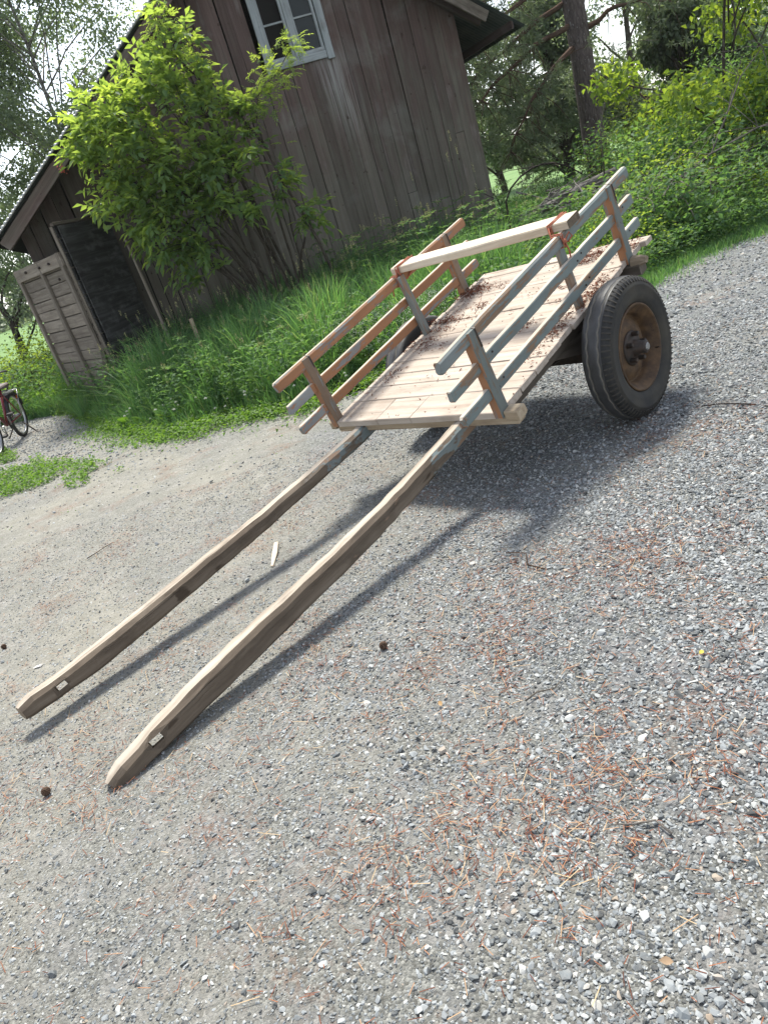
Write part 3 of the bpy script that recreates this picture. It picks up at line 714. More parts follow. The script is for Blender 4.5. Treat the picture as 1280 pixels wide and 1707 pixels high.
# posts: battens that clamp the rails
def batten(u, v, w0, w1, wu, tv, name, lean=0, mats=None, ml=None):
    n_ = 5
    mb = MB(); mb.sweep([L(u+lean*t/n_, v, w0+(w1-w0)*t/n_) for t in range(n_+1)], (1, 0, 0), wu, tv, .006, jit=.001, mats=mats or (0, 0, 0, 0, 0))
    return mb.build(name, ml or [M_post], cart)
for sd_ in (-1, 1):
    for u in (-.905, .46):
        n_ = 6; mb = MB()
        mb.sweep([L(u+.012*t/n_, sd_*.557, BEDW-.03+(.668-BEDW+.03)*t/n_) for t in range(n_+1)], (0, 1, 0), 0.050, .062, .005, mats=(0, 1, 2, 3, 2), jit=.001)
        o = mb.build('post', [M_orange, M_post if sd_ > 0 else M_postin, M_post, M_orange], cart)
        for pl in o.data.polygons:
            nx, ny = pl.normal.x*sd_, pl.normal.y
            if abs(pl.normal.z) < .6: pl.material_index = 1 if abs(nx) > abs(ny) else (0 if sd_ > 0 or ny < 0 else 3)
    batten(-.033, sd_*.522, BEDW-.002 if sd_ > 0 else .27, .664, .052, .032, 'inner_batten', ml=[M_bluedirty])
    # iron straps nailed over the top rail at the posts
    for u in (-.905, .46):
        mb = MB(); r_ = [L(u+.03, sd_*.527, .60), L(u+.03, sd_*.528, .668), L(u+.03, sd_*.555, .6735), L(u+.03, sd_*.584, .668), L(u+.03, sd_*.585, .58)]
        mb.sweep(r_, (0, 1, 0), .0025, .008, .0008); mb.build('strap', M_iron, cart)
# bolt heads on the rails
for sd_ in (-1, 1):
    mb = MB()
    for u in (-.905, -.033, .46):
        for hh, rh, f, b in rails[1:]:
            for du in (-.02, .03):
                mb.blob(L(u+du+.06, sd_*.555-sd_*(sd_ < 0 and -.0145 or -.0145)*1.0, BEDW+hh-rh*.5+du*.3), .0058)
    o = mb.build('nail_heads', M_iron, cart, kind='stuff')
mb = MB()
for a, b in zip(js[:-1], js[1:]):
    for v in (-.47, -.06, .05, .47):
        for t in (.28, .7): mb.blob(L(a+(b-a)*t+random.uniform(-.01, .01), v+random.uniform(-.012, .012), BEDW-.0005), .0042, flat=.4)
mb.build('bed_nails', M_iron, cart, kind='stuff')
# shafts
def interp(tab, u): return np.interp(u, [t[0] for t in tab], [t[1] for t in tab])
topL = [(-2.99, .425), (-2.92, .439), (-2.733, .415), (-2.444, .377), (-2.104, .344), (-1.74, .301), (-1.354, .267), (-.925, .243), (.7, .243)]
botL = [(-2.99, .42), (-2.98, .41), (-2.847, .367), (-2.681, .330), (-2.402, .298), (-2.096, .264), (-1.711, .225), (-1.314, .195), (-.957, .170), (.7, .165)]
topR = [(-2.99, .33), (-2.967, .345), (-2.9, .362), (-2.798, .366), (-2.63, .361), (-2.396, .343), (-2.119, .313), (-1.8, .281), (-1.485, .258), (-1.238, .25), (-.927, .245), (.7, .243)]
botR = [(-2.99, .318), (-2.985, .312), (-2.814, .292), (-2.656, .276), (-2.395, .248), (-2.069, .218), (-1.782, .190), (-1.532, .175), (-1.194, .166), (-.954, .165), (.7, .165)]
def shaft(tt, bb, v0, v1, tipv):
    us = [-2.988, -2.965, -2.93]+list(np.linspace(-2.86, -.95, 34))+[-.6, 0, .65]
    P = []; W = []; H = []
    for u in us:
        t = interp(tt, u); b = interp(bb, u); f = np.clip((u+2.99)/2.0, 0, 1); vm = tipv+((v0+v1)/2-tipv)*f
        P.append(L(u, vm+random.uniform(-.0012, .0012), (t+b)/2+random.uniform(-.0010, .0010)))
        k = np.clip((u+3.005)/.06, .12, 1); W.append((v1-v0)*(1.04+.10*np.clip((-u-1.3)/1.2, 0, 1))*(.60+.40*k)*random.uniform(.97, 1.03)); H.append(max(t-b, .066)*(.62+.38*k)+.004+.005*np.clip((-u-1.3)/1.2, 0, 1))
    mb = MB(); mb.sweep(P, (0, 0, 1), W, H, .016, mats=(0, 1, 2, 1, 3), jit=.0016)
    for fi, (fc, mm) in enumerate(zip(mb.F, mb.M)):
        if mm == 1:
            cy = sum(mb.V[i].y for i in fc)/len(fc)
            pass
    return mb
def cut_slot(o, u, v, w_, du, dw):
    cb = MB().box(L(u, v, w_), (.2, -.035, .105), Vector((0, du, du*-.12)), (0, 0, dw)).build('cutter', M_shaft)
    cb.matrix_world = cm
    md = o.modifiers.new('slot', 'BOOLEAN'); md.object = cb; md.operation = 'DIFFERENCE'; md.solver = 'EXACT'
    bpy.context.view_layer.update()
    dg = bpy.context.evaluated_depsgraph_get(); me = bpy.data.meshes.new_from_object(o.evaluated_get(dg)); o.modifiers.clear(); o.data = me
    bpy.data.objects.remove(cb)
sh_m = [M_shaft, M_shaftside, M_shaftlit, M_shaft]
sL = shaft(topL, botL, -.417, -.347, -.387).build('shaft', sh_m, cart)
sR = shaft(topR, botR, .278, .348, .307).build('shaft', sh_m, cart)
bpy.context.view_layer.update()
cut_slot(sL, -2.82, -.387, .384, .023, .013); cut_slot(sR, -2.80, .308, .323, .024, .014)
# axle and supports
MB().sweep([L(0, -.62, 0), L(0, -.3, 0), L(0, .3, 0), L(0, .62, 0)], (0, 0, 1), .07, .075, .006).build('axle', M_iron, cart)
for v in (-.385, .31):
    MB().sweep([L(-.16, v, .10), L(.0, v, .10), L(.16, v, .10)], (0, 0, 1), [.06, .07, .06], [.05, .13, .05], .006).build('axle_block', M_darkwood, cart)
    mb = MB()
    for k in range(5):
        ln_ = .62-.1*k; mb.sweep([L(-ln_, v, .13-.016*k), L(-ln_*.5, v, .085-.013*k), L(0, v, .062-.010*k), L(ln_*.5, v, .085-.013*k), L(ln_, v, .13-.016*k)], (0, 0, 1), .05, .009, .002)
    mb.build('leaf_spring', M_iron, cart)
for v in (.47, -.48):
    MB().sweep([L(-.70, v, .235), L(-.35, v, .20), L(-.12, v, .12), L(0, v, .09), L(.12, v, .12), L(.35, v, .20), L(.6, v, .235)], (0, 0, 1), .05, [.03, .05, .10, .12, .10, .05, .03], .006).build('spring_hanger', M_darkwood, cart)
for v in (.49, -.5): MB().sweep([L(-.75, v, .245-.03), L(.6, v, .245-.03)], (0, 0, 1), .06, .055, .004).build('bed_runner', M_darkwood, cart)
# wheels
def wheel(sg):
    vo = .7617*sg; ax = Vector((sg, 0, 0)); cen = L(0, vo, 0); e1 = Vector((0, 1, 0))
    root = tag(bpy.data.objects.new('wheel', None)); COL.objects.link(root); root.parent = cart; root.location = cen
    def zig(i, q, r, a):
        if q in (5, 6, 7, 12, 13, 14): a += (.003, .0, -.003, 0)[i % 4]
        return r, a
    # profile runs from inner bead round the tread to the outer bead (axial a measured outward from the outer sidewall)
    prof = [(.215, -.135), (.225, -.150), (.262, -.160), (.305, -.158), (.336, -.146), (.352, -.113), (.347, -.1085), (.352, -.104),
            (.3550, -.095), (.3555, -.08), (.3550, -.062), (.3545, -.060), (.352, -.0555), (.347, -.051), (.352, -.0465), (.350, -.038), (.342, -.020), (.336, -.014), (.318, -.0065), (.306, -.001), (.300, .002), (.296, -.001), (.262, .001), (.236, -.008), (.222, -.018), (.215, -.030)]
    mb = MB(); mb.lathe(prof, (0, 0, 0), ax, e1, 128, fn=zig)
    k = len(prof)
    for fi in range(len(mb.F)):
        q = fi % (k-1); mb.M[fi] = 3 if q in (5, 6, 12, 13) else 1 if 4 <= q <= 14 else (2 if q >= 18 else 0)
    ty = mb.build('tyre', [M_rubber, M_tread, M_sidewall, M_groove], root)
    mb = MB(); nl = 76
    for i in range(nl):                     # worn shoulder lugs
        th = 2*math.pi*(i+random.uniform(-.06, .06))/nl; rd = e1*math.cos(th)+ax.cross(e1)*math.sin(th); tg = ax.cross(rd)
        for s2 in (0,):
            a0, a1 = ((-.034, -.004) if s2 == 0 else (-.118, -.150)); r0, r1 = (.3495, .318) if s2 == 0 else (.3505, .325)
            p0 = ax*a0+rd*r0; p1 = ax*a1+rd*r1; dv = (p1-p0).normalized(); nn_ = dv.cross(tg); nn_ = nn_ if nn_.dot(rd) > 0 else -nn_
            mb.sweep([p0+nn_*.0005, (p0+p1)/2+nn_*.0030, p1+nn_*.0012], tuple(nn_), [.0062, .009, .0085], [.006, .008, .007], .0016)
    mb.build('tread_lugs', M_lug, root, kind='stuff')
    rim = [(.200, -.135), (.215, -.140), (.221, -.134), (.216, -.126), (.205, -.12), (.185, -.10), (.178, -.08), (.185, -.055), (.204, -.036), (.214, -.030), (.2195, -.022), (.2175, -.014), (.2105, -.0125), (.2055, -.020), (.196, -.034), (.180, -.05), (.172, -.072), (.171, -.084), (.166, -.090), (.158, -.086), (.145, -.074), (.12, -.064), (.095, -.062), (.07, -.066), (.0, -.066)]
    mb = MB(); mb.lathe(rim, (0, 0, 0), ax, e1, 64); rimo = mb.build('rim', M_rim, root)
    mb = MB(); mb.lathe([(.0, .018), (.027, .018), (.032, .014), (.033, -.02), (.038, -.024), (.041, -.04), (.046, -.046), (.066, -.050), (.082, -.053), (.088, -.058), (.088, -.07)], (0, 0, 0), ax, e1, 24); mb.build('hub', M_iron, root)
    mb = MB(); mb.lathe([(0, .025), (.016, .025), (.019, .021), (.019, .014)], (0, 0, 0), ax, e1, 8, smooth=0); mb.build('hub_nut', M_steel, root)
    for i in range(5):
        th = 2*math.pi*i/5+.3; rd = e1*math.cos(th)+ax.cross(e1)*math.sin(th)
        mb = MB(); mb.lathe([(0, -.030), (.010, -.030), (.0125, -.034), (.0125, -.062)], rd*.070+ax*.012, ax, e1, 6, smooth=0); mb.build('wheel_nut', M_iron, root)
    mb = MB(); mb.tube([e1*.02+ax.cross(e1)*-.19+ax*-.03, e1*.02+ax.cross(e1)*-.178+ax*-.002], .004, 6); mb.build('valve', M_iron, root)
    return root
wr = wheel(1); wl = wheel(-1); wr.rotation_euler = (.9, 0, 0)
# litter on the bed: one loose mass of dead leaves and bark
lv = Leaves()
for (u, v, du, dv, n_) in ((.44, -.47, .05, .07, 320), (.42, -.38, .03, .14, 140), (.20, -.28, .03, .06, 90), (.08, -.47, .03, .06, 130), (.07, -.30, .012, .18, 110), (-.03, -.42, .02, .10, 70), (-.16, -.45, .03, .07, 80), (-.24, -.40, .03, .08, 70), (-.50, -.45, .05, .05, 50), (-.6, -.2, .1, .3, 30),
                          (.58, .36, .045, .13, 520), (.52, .25, .02, .06, 80), (.22, .30, .008, .2, 60), (.08, .45, .012, .1, 50), (-.15, .27, .03, .03, 60), (-.22, .50, .09, .025, 160), (.05, .53, .09, .02, 160), (.2, .52, .06, .03, 90), (-.45, .50, .08, .03, 40), (-.3, .0, .5, .4, 80)):
    uu = np.clip(rng.normal(u, du, n_), -.9, .69); vv = np.clip(rng.normal(v, dv, n_), -.56, .56)
    zz = BEDW+.003+rng.random(n_)**2*.012*(1 if n_ < 100 else 2.0)
    co = np.stack([vv, uu, zz+RW], -1); dd_ = rand_dirs(n_); dd_[:, 2] *= .35; up = rand_dirs(n_); up[:, 2] = np.abs(up[:, 2])+.8
    lv.add(co, dd_, unit(up), rng.uniform(.010, .032, n_), rng.uniform(.003, .008, n_), fold=.3)
lit = lv.build('dead_leaf_litter', M_litter, kind='stuff'); lit.matrix_world = cm

# bench board and lashings
bench = MB().sweep([L(.043, -.585, .691), L(.043, -.3, .692), L(.041, 0, .690), L(.04, .3, .692), L(.04, .60, .692)], (0, 0, 1), .118, .040, .005, mats=(1, 1, 0, 1, 2), jit=.0015).build('seat_board', [M_bench, M_bench, M_benchend])
bench.matrix_world = cm; tag(bench, 'thick pale plank tied across the cart from one top rail to the other', 'plank')
def lash(v, lbl, sd_, extra):
    mb = MB()
    def loop(pts, r=.0032):
        n_ = len(pts); P = []
        for i in range(n_):
            a = pts[i]; b = pts[(i+1) % n_]
            for t in (0, .5): P.append(a.lerp(b, t)+Vector((random.uniform(-.003, .003), random.uniform(-.003, .003), random.uniform(-.003, .003))))
        mb.tube(P, r, 6, closed=True)
    for k in range(3):
        dv = (k-1)*.011+random.uniform(-.004, .004); a = v+dv
        loop([L(-.024, a, .668), L(-.024, a+.004, .715), L(.107, a+.018, .715), L(.107, a+.012, .66), L(.04, sd_*.54, .618), L(-.01, sd_*.565, .616)])
    for k in range(2):
        u = extra+k*.012
        loop([L(u, sd_*.530, .676), L(u, sd_*.58, .677), L(u, sd_*.583, .613), L(u, sd_*.528, .612)])
        loop([L(u+.0, sd_*.530, .66), L(-.026, v, .70), L(-.026, v+.02, .66), L(u, sd_*.54, .62)])
    mb.blob(L(extra+.01, sd_*.586, .64), .014)
    P = [L(extra+.01, sd_*.586, .64), L(extra+.045, sd_*.60, .665), L(extra+.06, sd_*.60, .64), L(extra+.03, sd_*.59, .625)]
    mb.tube(P, .004, 6); mb.tube([L(extra+.01, sd_*.586, .64), L(extra, sd_*.6, .60), L(extra-.012, sd_*.602, .565)], .0038, 6)
    o = mb.build('rope_lashing', M_rope); o.matrix_world = cm; return tag(o, lbl, 'rope', 'twine lashings on the plank')
lash(-.53, 'orange twine tying the plank end to the rail on the barn side of the cart', -1, -.055)
lash(.50, 'orange twine tying the plank to the rail above the near black tyre', 1, -.075)

# ------------------------------------------------------------------ bicycle at the left edge
M_redpaint = plain('red_bike_paint', (.16, .012, .018), .35, sc=20, spec=.6)
M_chrome = plain('dull_chrome', (.42, .42, .42), .35, metal=.9, sc=25)
M_biketyre = plain('bike_tyre', (.03, .03, .03), .7)
M_amber = plain('amber_reflector', (.75, .16, .02), .3, sc=60)
M_saddle = plain('worn_saddle', (.16, .13, .12), .6, sc=18)
bx, by_ = -4.16, 9.72
fd = Vector((.04, -1, 0)).normalized(); sdv = Vector((-fd.y, fd.x, 0))
bmx = Matrix(((fd.x, sdv.x, 0, bx), (fd.y, sdv.y, 0, by_), (0, 0, 1, gz(bx, by_)), (0, 0, 0, 1)))
lean = Matrix.Rotation(R(-6), 4, 'X')
bike = tag(empty('bicycle', mat=bmx @ lean), 'red bicycle standing on the gravel beside the weeds, its rear wheel towards the cart', 'bicycle')
WRAD = .29
def bwheel(x0):
    root = bpy.data.objects.new('bicycle_wheel', None); COL.objects.link(root); root.parent = bike; root.location = (x0, 0, WRAD)
    mb = MB(); mb.tube([Vector((math.cos(t)*(WRAD-.02), 0, math.sin(t)*(WRAD-.02))) for t in np.linspace(0, 2*math.pi, 41)[:-1]], .020, 8, closed=True); mb.build('tyre', M_biketyre, root)
    mb = MB(); mb.lathe([(WRAD-.034, -.012), (WRAD-.05, -.012), (WRAD-.05, .012), (WRAD-.034, .012)], (0, 0, 0), (0, 1, 0), (1, 0, 0), 40, closed=True); mb.build('rim', M_chrome, root)
    mb = MB()
    for i in range(28):
        a = 2*math.pi*i/28; b = a+(.5 if i % 2 else -.5); mb.tube([Vector((math.cos(b)*.02, .03*(1 if i % 4 < 2 else -1), math.sin(b)*.02)), Vector((math.cos(a)*(WRAD-.045), 0, math.sin(a)*(WRAD-.045)))], .0012, 3)
    mb.build('spokes', M_steel, root, kind='stuff')
    mb = MB(); mb.lathe([(0, -.05), (.022, -.05), (.022, -.03), (.014, -.028), (.014, .028), (.022, .03), (.022, .05), (0, .05)], (0, 0, 0), (0, 1, 0), (1, 0, 0), 12); mb.build('hub', M_steel, root)
bwheel(0); bwheel(1.0)
T = lambda nm, pts, r, m, n=8: MB().tube([Vector(p) for p in pts], r, n).build(nm, m, bike)
T('chain_stay', [(0, .05, WRAD), (.42, .03, .27)], .010, M_redpaint); T('chain_stay', [(0, -.05, WRAD), (.42, -.03, .27)], .010, M_redpaint)
T('seat_stay', [(0, .05, WRAD), (.26, .02, .60)], .009, M_redpaint); T('seat_stay', [(0, -.05, WRAD), (.26, -.02, .60)], .009, M_redpaint)
T('seat_tube', [(.43, 0, .26), (.22, 0, .70)], .016, M_redpaint); T('down_tube', [(.43, 0, .26), (.84, 0, .66)], .018, M_redpaint); T('top_tube', [(.26, 0, .60), (.82, 0, .72)], .016, M_redpaint)
T('head_tube', [(.83, 0, .62), (.79, 0, .78)], .020, M_redpaint); T('fork', [(.83, 0, .64), (.86, .05, .58), (1.0, .05, WRAD)], .012, M_redpaint); T('fork', [(.83, 0, .64), (.86, -.05, .58), (1.0, -.05, WRAD)], .012, M_redpaint)
T('handlebar', [(.60, .29, .92), (.74, .24, .93), (.78, .0, .88), (.74, -.24, .93), (.60, -.29, .92)], .012, M_chrome); T('stem', [(.79, 0, .76), (.78, 0, .88)], .013, M_chrome)
mb = MB()
mb.sweep([(.05, 0, .69), (.11, 0, .705), (.19, 0, .70), (.28, 0, .695), (.33, 0, .685)], (0, 0, 1), [.10, .17, .15, .06, .03], [.03, .055, .05, .035, .02], .014); mb.build('saddle', M_saddle, bike)
T('saddle_spring', [(.10, .05, .67), (.14, .05, .64), (.23, .0, .65)], .010, M_steel); T('saddle_spring', [(.10, -.05, .67), (.14, -.05, .64), (.23, .0, .65)], .010, M_steel)
mb = MB()
for sy in (-.06, -.02, .02, .06): mb.tube([(.24, sy*.6, .60), (.10, sy, .60), (-.14, sy, .595)], .005, 6)
mb.tube([(-.14, -.06, .595), (-.155, 0, .597), (-.14, .06, .595)], .006, 6)
for sy in (-.065, .065): mb.tube([(-.13, sy, .595), (-.06, sy*.95, .45), (0, sy*.85, WRAD)], .005, 6)
mb.build('carrier', M_chrome, bike)
mb = MB(); fp = [(WRAD+.018)*np.array([math.cos(t), 0, math.sin(t)]) for t in np.linspace(R(15), R(200), 16)]
mb.sweep([Vector((p[0]*-1, 0, p[2]+WRAD)) for p in fp], (0, 1, 0), .004, .055, .001); mb.build('mudguard', M_biketyre, bike)
MB().box((-.165, 0, .50), (.006, 0, 0), (0, .026, 0), (0, 0, .02)).build('reflector', M_amber, bike)
T('kickstand', [(.05, -.05, .20), (.0, -.20, .012), (-.05, -.22, .010)], .009, M_iron); T('kickstand', [(.05, .05, .20), (.03, .18, .03)], .009, M_iron)
mb = MB(); mb.lathe([(.085, -.045), (.095, -.045), (.095, -.04), (.085, -.04)], (.43, 0, .26), (0, 1, 0), (1, 0, 0), 28, closed=True); mb.tube([(.43, -.05, .26), (.36, -.07, .12)], .009, 6); mb.tube([(.43, .05, .26), (.50, .07, .40)], .009, 6)
mb.build('crankset', M_steel, bike)
for p in ((.36, -.11, .12), (.50, .11, .40)):
    pd = MB().box(p, (.045, 0, 0), (0, .035, 0), (0, 0, .012)).build('pedal', M_biketyre, bike); MB().box((p[0]-.048, p[1], p[2]), (.004, 0, 0), (0, .03, 0), (0, 0, .011)).build('reflector', M_amber, pd)

# ------------------------------------------------------------------ foliage materials
M_elder = leafmat('elder_leaf', [(.095, .165, .085), (.14, .225, .10), (.19, .28, .11)], .58, (2.7, 2.3, .7), .6, .2)
M_birch = leafmat('birch_leaf', [(.10, .14, .09), (.135, .18, .115), (.18, .225, .14)], .48, (1.5, 1.5, .9))
M_hazel = leafmat('hazel_leaf', [(.08, .15, .045), (.12, .20, .055), (.175, .255, .07)], .56, (2.5, 2.1, .65), .6, .2)
M_bramble = leafmat('thicket_leaf', [(.05, .105, .055), (.085, .165, .075), (.15, .23, .095)], .45, (2.0, 2.0, .8), .6, .2)
M_pinen = leafmat('pine_needle', [(.085, .12, .082), (.12, .16, .105), (.165, .205, .135)], .38, (1.5, 1.5, .9))
M_spruce = leafmat('spruce_needle', [(.04, .08, .05), (.064, .118, .07), (.09, .15, .085)], .32, (1.3, 1.5, .8))
M_grass = leafmat('grass_blade', [(.055, .12, .06), (.085, .18, .08), (.13, .235, .10), (.22, .27, .14)], .46, (1.9, 2.0, .85))
M_clover = leafmat('clover_leaf', [(.07, .14, .035), (.10, .19, .045), (.15, .24, .06)], .45, (1.9, 1.9, .6))
M_flower = leafmat('white_petal', [(.55, .58, .5), (.7, .7, .64), (.8, .8, .75)], .3, (1, 1, 1))
M_straw = leafmat('seed_head', [(.24, .22, .11), (.34, .31, .17), (.42, .40, .24)], .35, (1.2, 1.2, .9))
M_trunkpine = bark('pine_bark', (.06, .048, .045), (.165, .135, .125), (6, 22, 22), lichen=(.34, .33, .32))
M_limb = bark('pine_limb_bark', (.06, .04, .03), (.14, .09, .065))
M_trunkbirch = bark('birch_bark', (.06, .055, .05), (.30, .28, .26), (20, 6, 6))
M_stem = bark('shrub_bark', (.04, .032, .025), (.10, .085, .07), lichen=(.17, .17, .15))
M_dead = bark('dead_wood', (.10, .085, .07), (.24, .22, .20), (6, 30, 30))
M_deaddark = bark('dark_dead_branch', (.02, .017, .015), (.06, .05, .045))
M_log = bark('log_bark', (.10, .09, .085), (.30, .28, .265), (5, 26, 26), lichen=(.42, .42, .41))

def curve(p0, p1, p2, n=8, jit=0):
    p0, p1, p2 = Vector(p0), Vector(p1), Vector(p2); P = []
    for i in range(n+1):
        t = i/n; q = p0*(1-t)**2+p1*2*t*(1-t)+p2*t*t
        if 0 < i < n and jit: q += Vector((random.uniform(-jit, jit), random.uniform(-jit, jit), random.uniform(-jit, jit)))
        P.append(q)
    return P
def taper(r0, r1, n): return [r0+(r1-r0)*i/n for i in range(n+1)]

# ------------------------------------------------------------------ elder bush in front of the barn
def compound(lv, base, d, n_pairs, rl, ll, lw, rnd):
    """pinnate leaves: base (n,3), direction (n,3)"""
    n = len(base); d = unit(d); up = np.tile([0, 0, 1.], (n, 1))+rng.normal(0, .25, (n, 3)); side = unit(np.cross(d, up)); upn = np.cross(side, d)
    for k in range(n_pairs):
        t = .35+.65*k/n_pairs; p = base+d*(rl*t)[:, None]-np.array([0, 0, 1])*(rl*t*t*.25)[:, None]
        for s_ in (-1, 1):
            dd = unit(d*.55+side*s_*.85-np.array([0, 0, .30])+rng.normal(0, .12, (n, 3))); sc_ = rng.uniform(.6, 1.15, n); lv.add(p, dd, upn, ll*sc_, lw*sc_, rnd)
    tip = base+d*rl[:, None]-np.array([0, 0, 1])*(rl*.25)[:, None]
    lv.add(tip, unit(d-np.array([0, 0, .45])+rng.normal(0, .1, (n, 3))), upn, ll*1.15, lw*1.1, rnd)

def elder(name, clusters, bases, label, cat, mat, pairs=2, ll=.112, lw=.050, thin=None, center=None):
    root = empty(name, (bases[0][0], bases[0][1], gz(bases[0][0], bases[0][1]))); tag(root, label, cat)
    o0 = Vector(root.location); lv = Leaves(); st = MB(); tw = MB(); cen = Vector(center)
    for (c, r, ns) in clusters:
        ns = int(ns*.54); c = Vector(c); b = Vector(min(bases, key=lambda q: (Vector(q)-c).length+random.uniform(0, 1.0))); b.z = gz(b.x, b.y)-.02
        midp = b.lerp(c, .5)+Vector((random.uniform(-.1, .15)+.12, random.uniform(-.1, .1), .30))
        P = curve(b-o0, midp-o0, c-o0, 10, .015); st.tube(P, taper(random.uniform(.016, .028), .006, 10), 6, jit=.12)
        pts = rand_dirs(ns)*(rng.random((ns, 1))**.40)*np.array(r)
        pts = pts+np.array(c)
        dirs = unit(pts-np.array(cen))*.8+np.array([-.05, -.25, .25])+rng.normal(0, .4, (ns, 3)); dirs = unit(dirs)
        for p, d in zip(pts[::3], dirs[::3]):
            a = Vector(p)-Vector(d)*.3; tw.tube(curve(P[7+random.randint(0, 3)], a-o0, Vector(p)-o0, 4, .01), taper(.005, .0025, 4), 4)
        for k in range(4):
            bd = unit(dirs+rng.normal(0, .75, (ns, 3))); rl = rng.uniform(.10, .20, ns)
            compound(lv, pts-dirs*rng.uniform(0, .16, (ns, 1))-np.array(o0), bd, pairs, rl, ll, lw, np.clip(rng.normal(.5, .25, ns), 0, 1))
    st.build('stems', M_stem, root, kind='stuff'); tw.build('twigs', M_stem, root, kind='stuff')
    lv.build('foliage', mat, root, kind='stuff'); return root
cl = [((-1.62, 9.45, 3.05), (.42, .4, .30), 60), ((-1.0, 9.45, 3.25), (.42, .4, .32), 70), ((-.55, 9.5, 3.0), (.40, .4, .32), 60), ((-1.4, 9.4, 2.65), (.48, .45, .35), 80), ((-.85, 9.45, 2.45), (.45, .45, .35), 70),
      ((-1.75, 9.4, 2.25), (.35, .4, .30), 55), ((-.35, 9.5, 2.35), (.35, .4, .30), 45), ((-1.45, 9.4, 1.80), (.42, .4, .35), 65), ((-1.15, 9.5, 2.1), (.5, .45, .35), 60), ((-1.95, 9.4, 2.80), (.28, .35, .20), 35),
      ((-.6, 9.5, 3.55), (.30, .3, .22), 22), ((-.62, 9.5, 3.9), (.20, .2, .22), 9), ((-.35, 9.45, 1.75), (.30, .35, .20), 20), ((-1.25, 9.45, 1.40), (.36, .35, .28), 36), ((-.75, 9.5, 1.85), (.4, .4, .3), 36), ((.05, 9.6, 1.95), (.28, .3, .25), 16), ((.25, 9.6, 1.45), (.25, .3, .22), 14), ((-.15, 9.55, 2.75), (.25, .3, .2), 18)]
elder('elder_bush', cl, [(-.45, 10.0, 0), (-.20, 9.95, 0), (-.6, 9.9, 0), (-.1, 10.05, 0)], 'big leafy elder bush growing in front of the barn wall', 'bush', M_elder, center=(-.7, 10.0, 2.0))
# slim sapling leaning up past the window
def sapling():
    root = empty('rowan_sapling', (.42, 9.7, gz(.42, 9.7))); tag(root, 'slender leaning sapling with feathery leaves reaching up to the barn window', 'sapling'); o0 = Vector(root.location)
    P = [Vector(p)-o0 for p in ((.42, 9.7, gz(.42, 9.7)-.02), (.27, 9.6, 1.14), (.07, 9.6, 1.90), (0, 9.6, 2.32), (-.20, 9.6, 2.76), (-.48, 9.55, 3.15), (-.68, 9.5, 3.50), (-.70, 9.5, 3.86))]
    Q = [Vector(p)-o0 for p in ((0, 9.6, 2.32), (0.0, 9.5, 2.55), (.10, 9.5, 2.79), (.42, 9.5, 2.97), (.62, 9.48, 3.13))]
    mb = MB(); mb.tube(P, [.022, .018, .016, .015, .013, .011, .008, .005], 7, jit=.08); mb.build('trunk', M_stem, root)
    mb = MB(); mb.tube(Q, [.010, .009, .008, .006, .004], 6); mb.build('limb', M_stem, root)
    lv = Leaves()
    pts = []
    for c, r, k in (((.10, 9.5, 2.75), .14, 12), ((.28, 9.5, 2.85), .15, 16), ((.42, 9.5, 2.97), .16, 18), ((.62, 9.48, 3.14), .13, 14), ((.02, 9.55, 2.6), .10, 6), ((-.45, 9.5, 3.3), .2, 14), ((-.7, 9.5, 3.75), .2, 16), ((.2, 9.55, 1.9), .2, 6), ((.3, 9.55, 1.5), .2, 6)):
        pts.append(np.array(c)+rng.normal(0, r*.6, (k, 3)))
    pts = np.concatenate(pts)-np.array(o0); n = len(pts)
    for k in range(3):
        d = unit(rng.normal(0, 1, (n, 3))*np.array([1, .8, .5])+np.array([0, -.1, .25])); compound(lv, pts, d, 5, rng.uniform(.12, .17, n), .045, .014, np.clip(rng.normal(.75, .2, n), 0, 1))
    lv.build('foliage', M_elder, root, kind='stuff')
sapling()
# berry cluster
mb = MB()
for i in range(26): mb.blob((random.gauss(0, .022), random.gauss(0, .022), random.gauss(0, .03)), .007)
M_berry = plain('red_berry', (.50, .09, .06), .45)
bc = mb.build('berry_cluster', M_berry); bc.location = (-2.22, 9.3, 2.68); tag(bc, 'small reddish berry cluster hanging at the edge of the elder bush', 'berries')

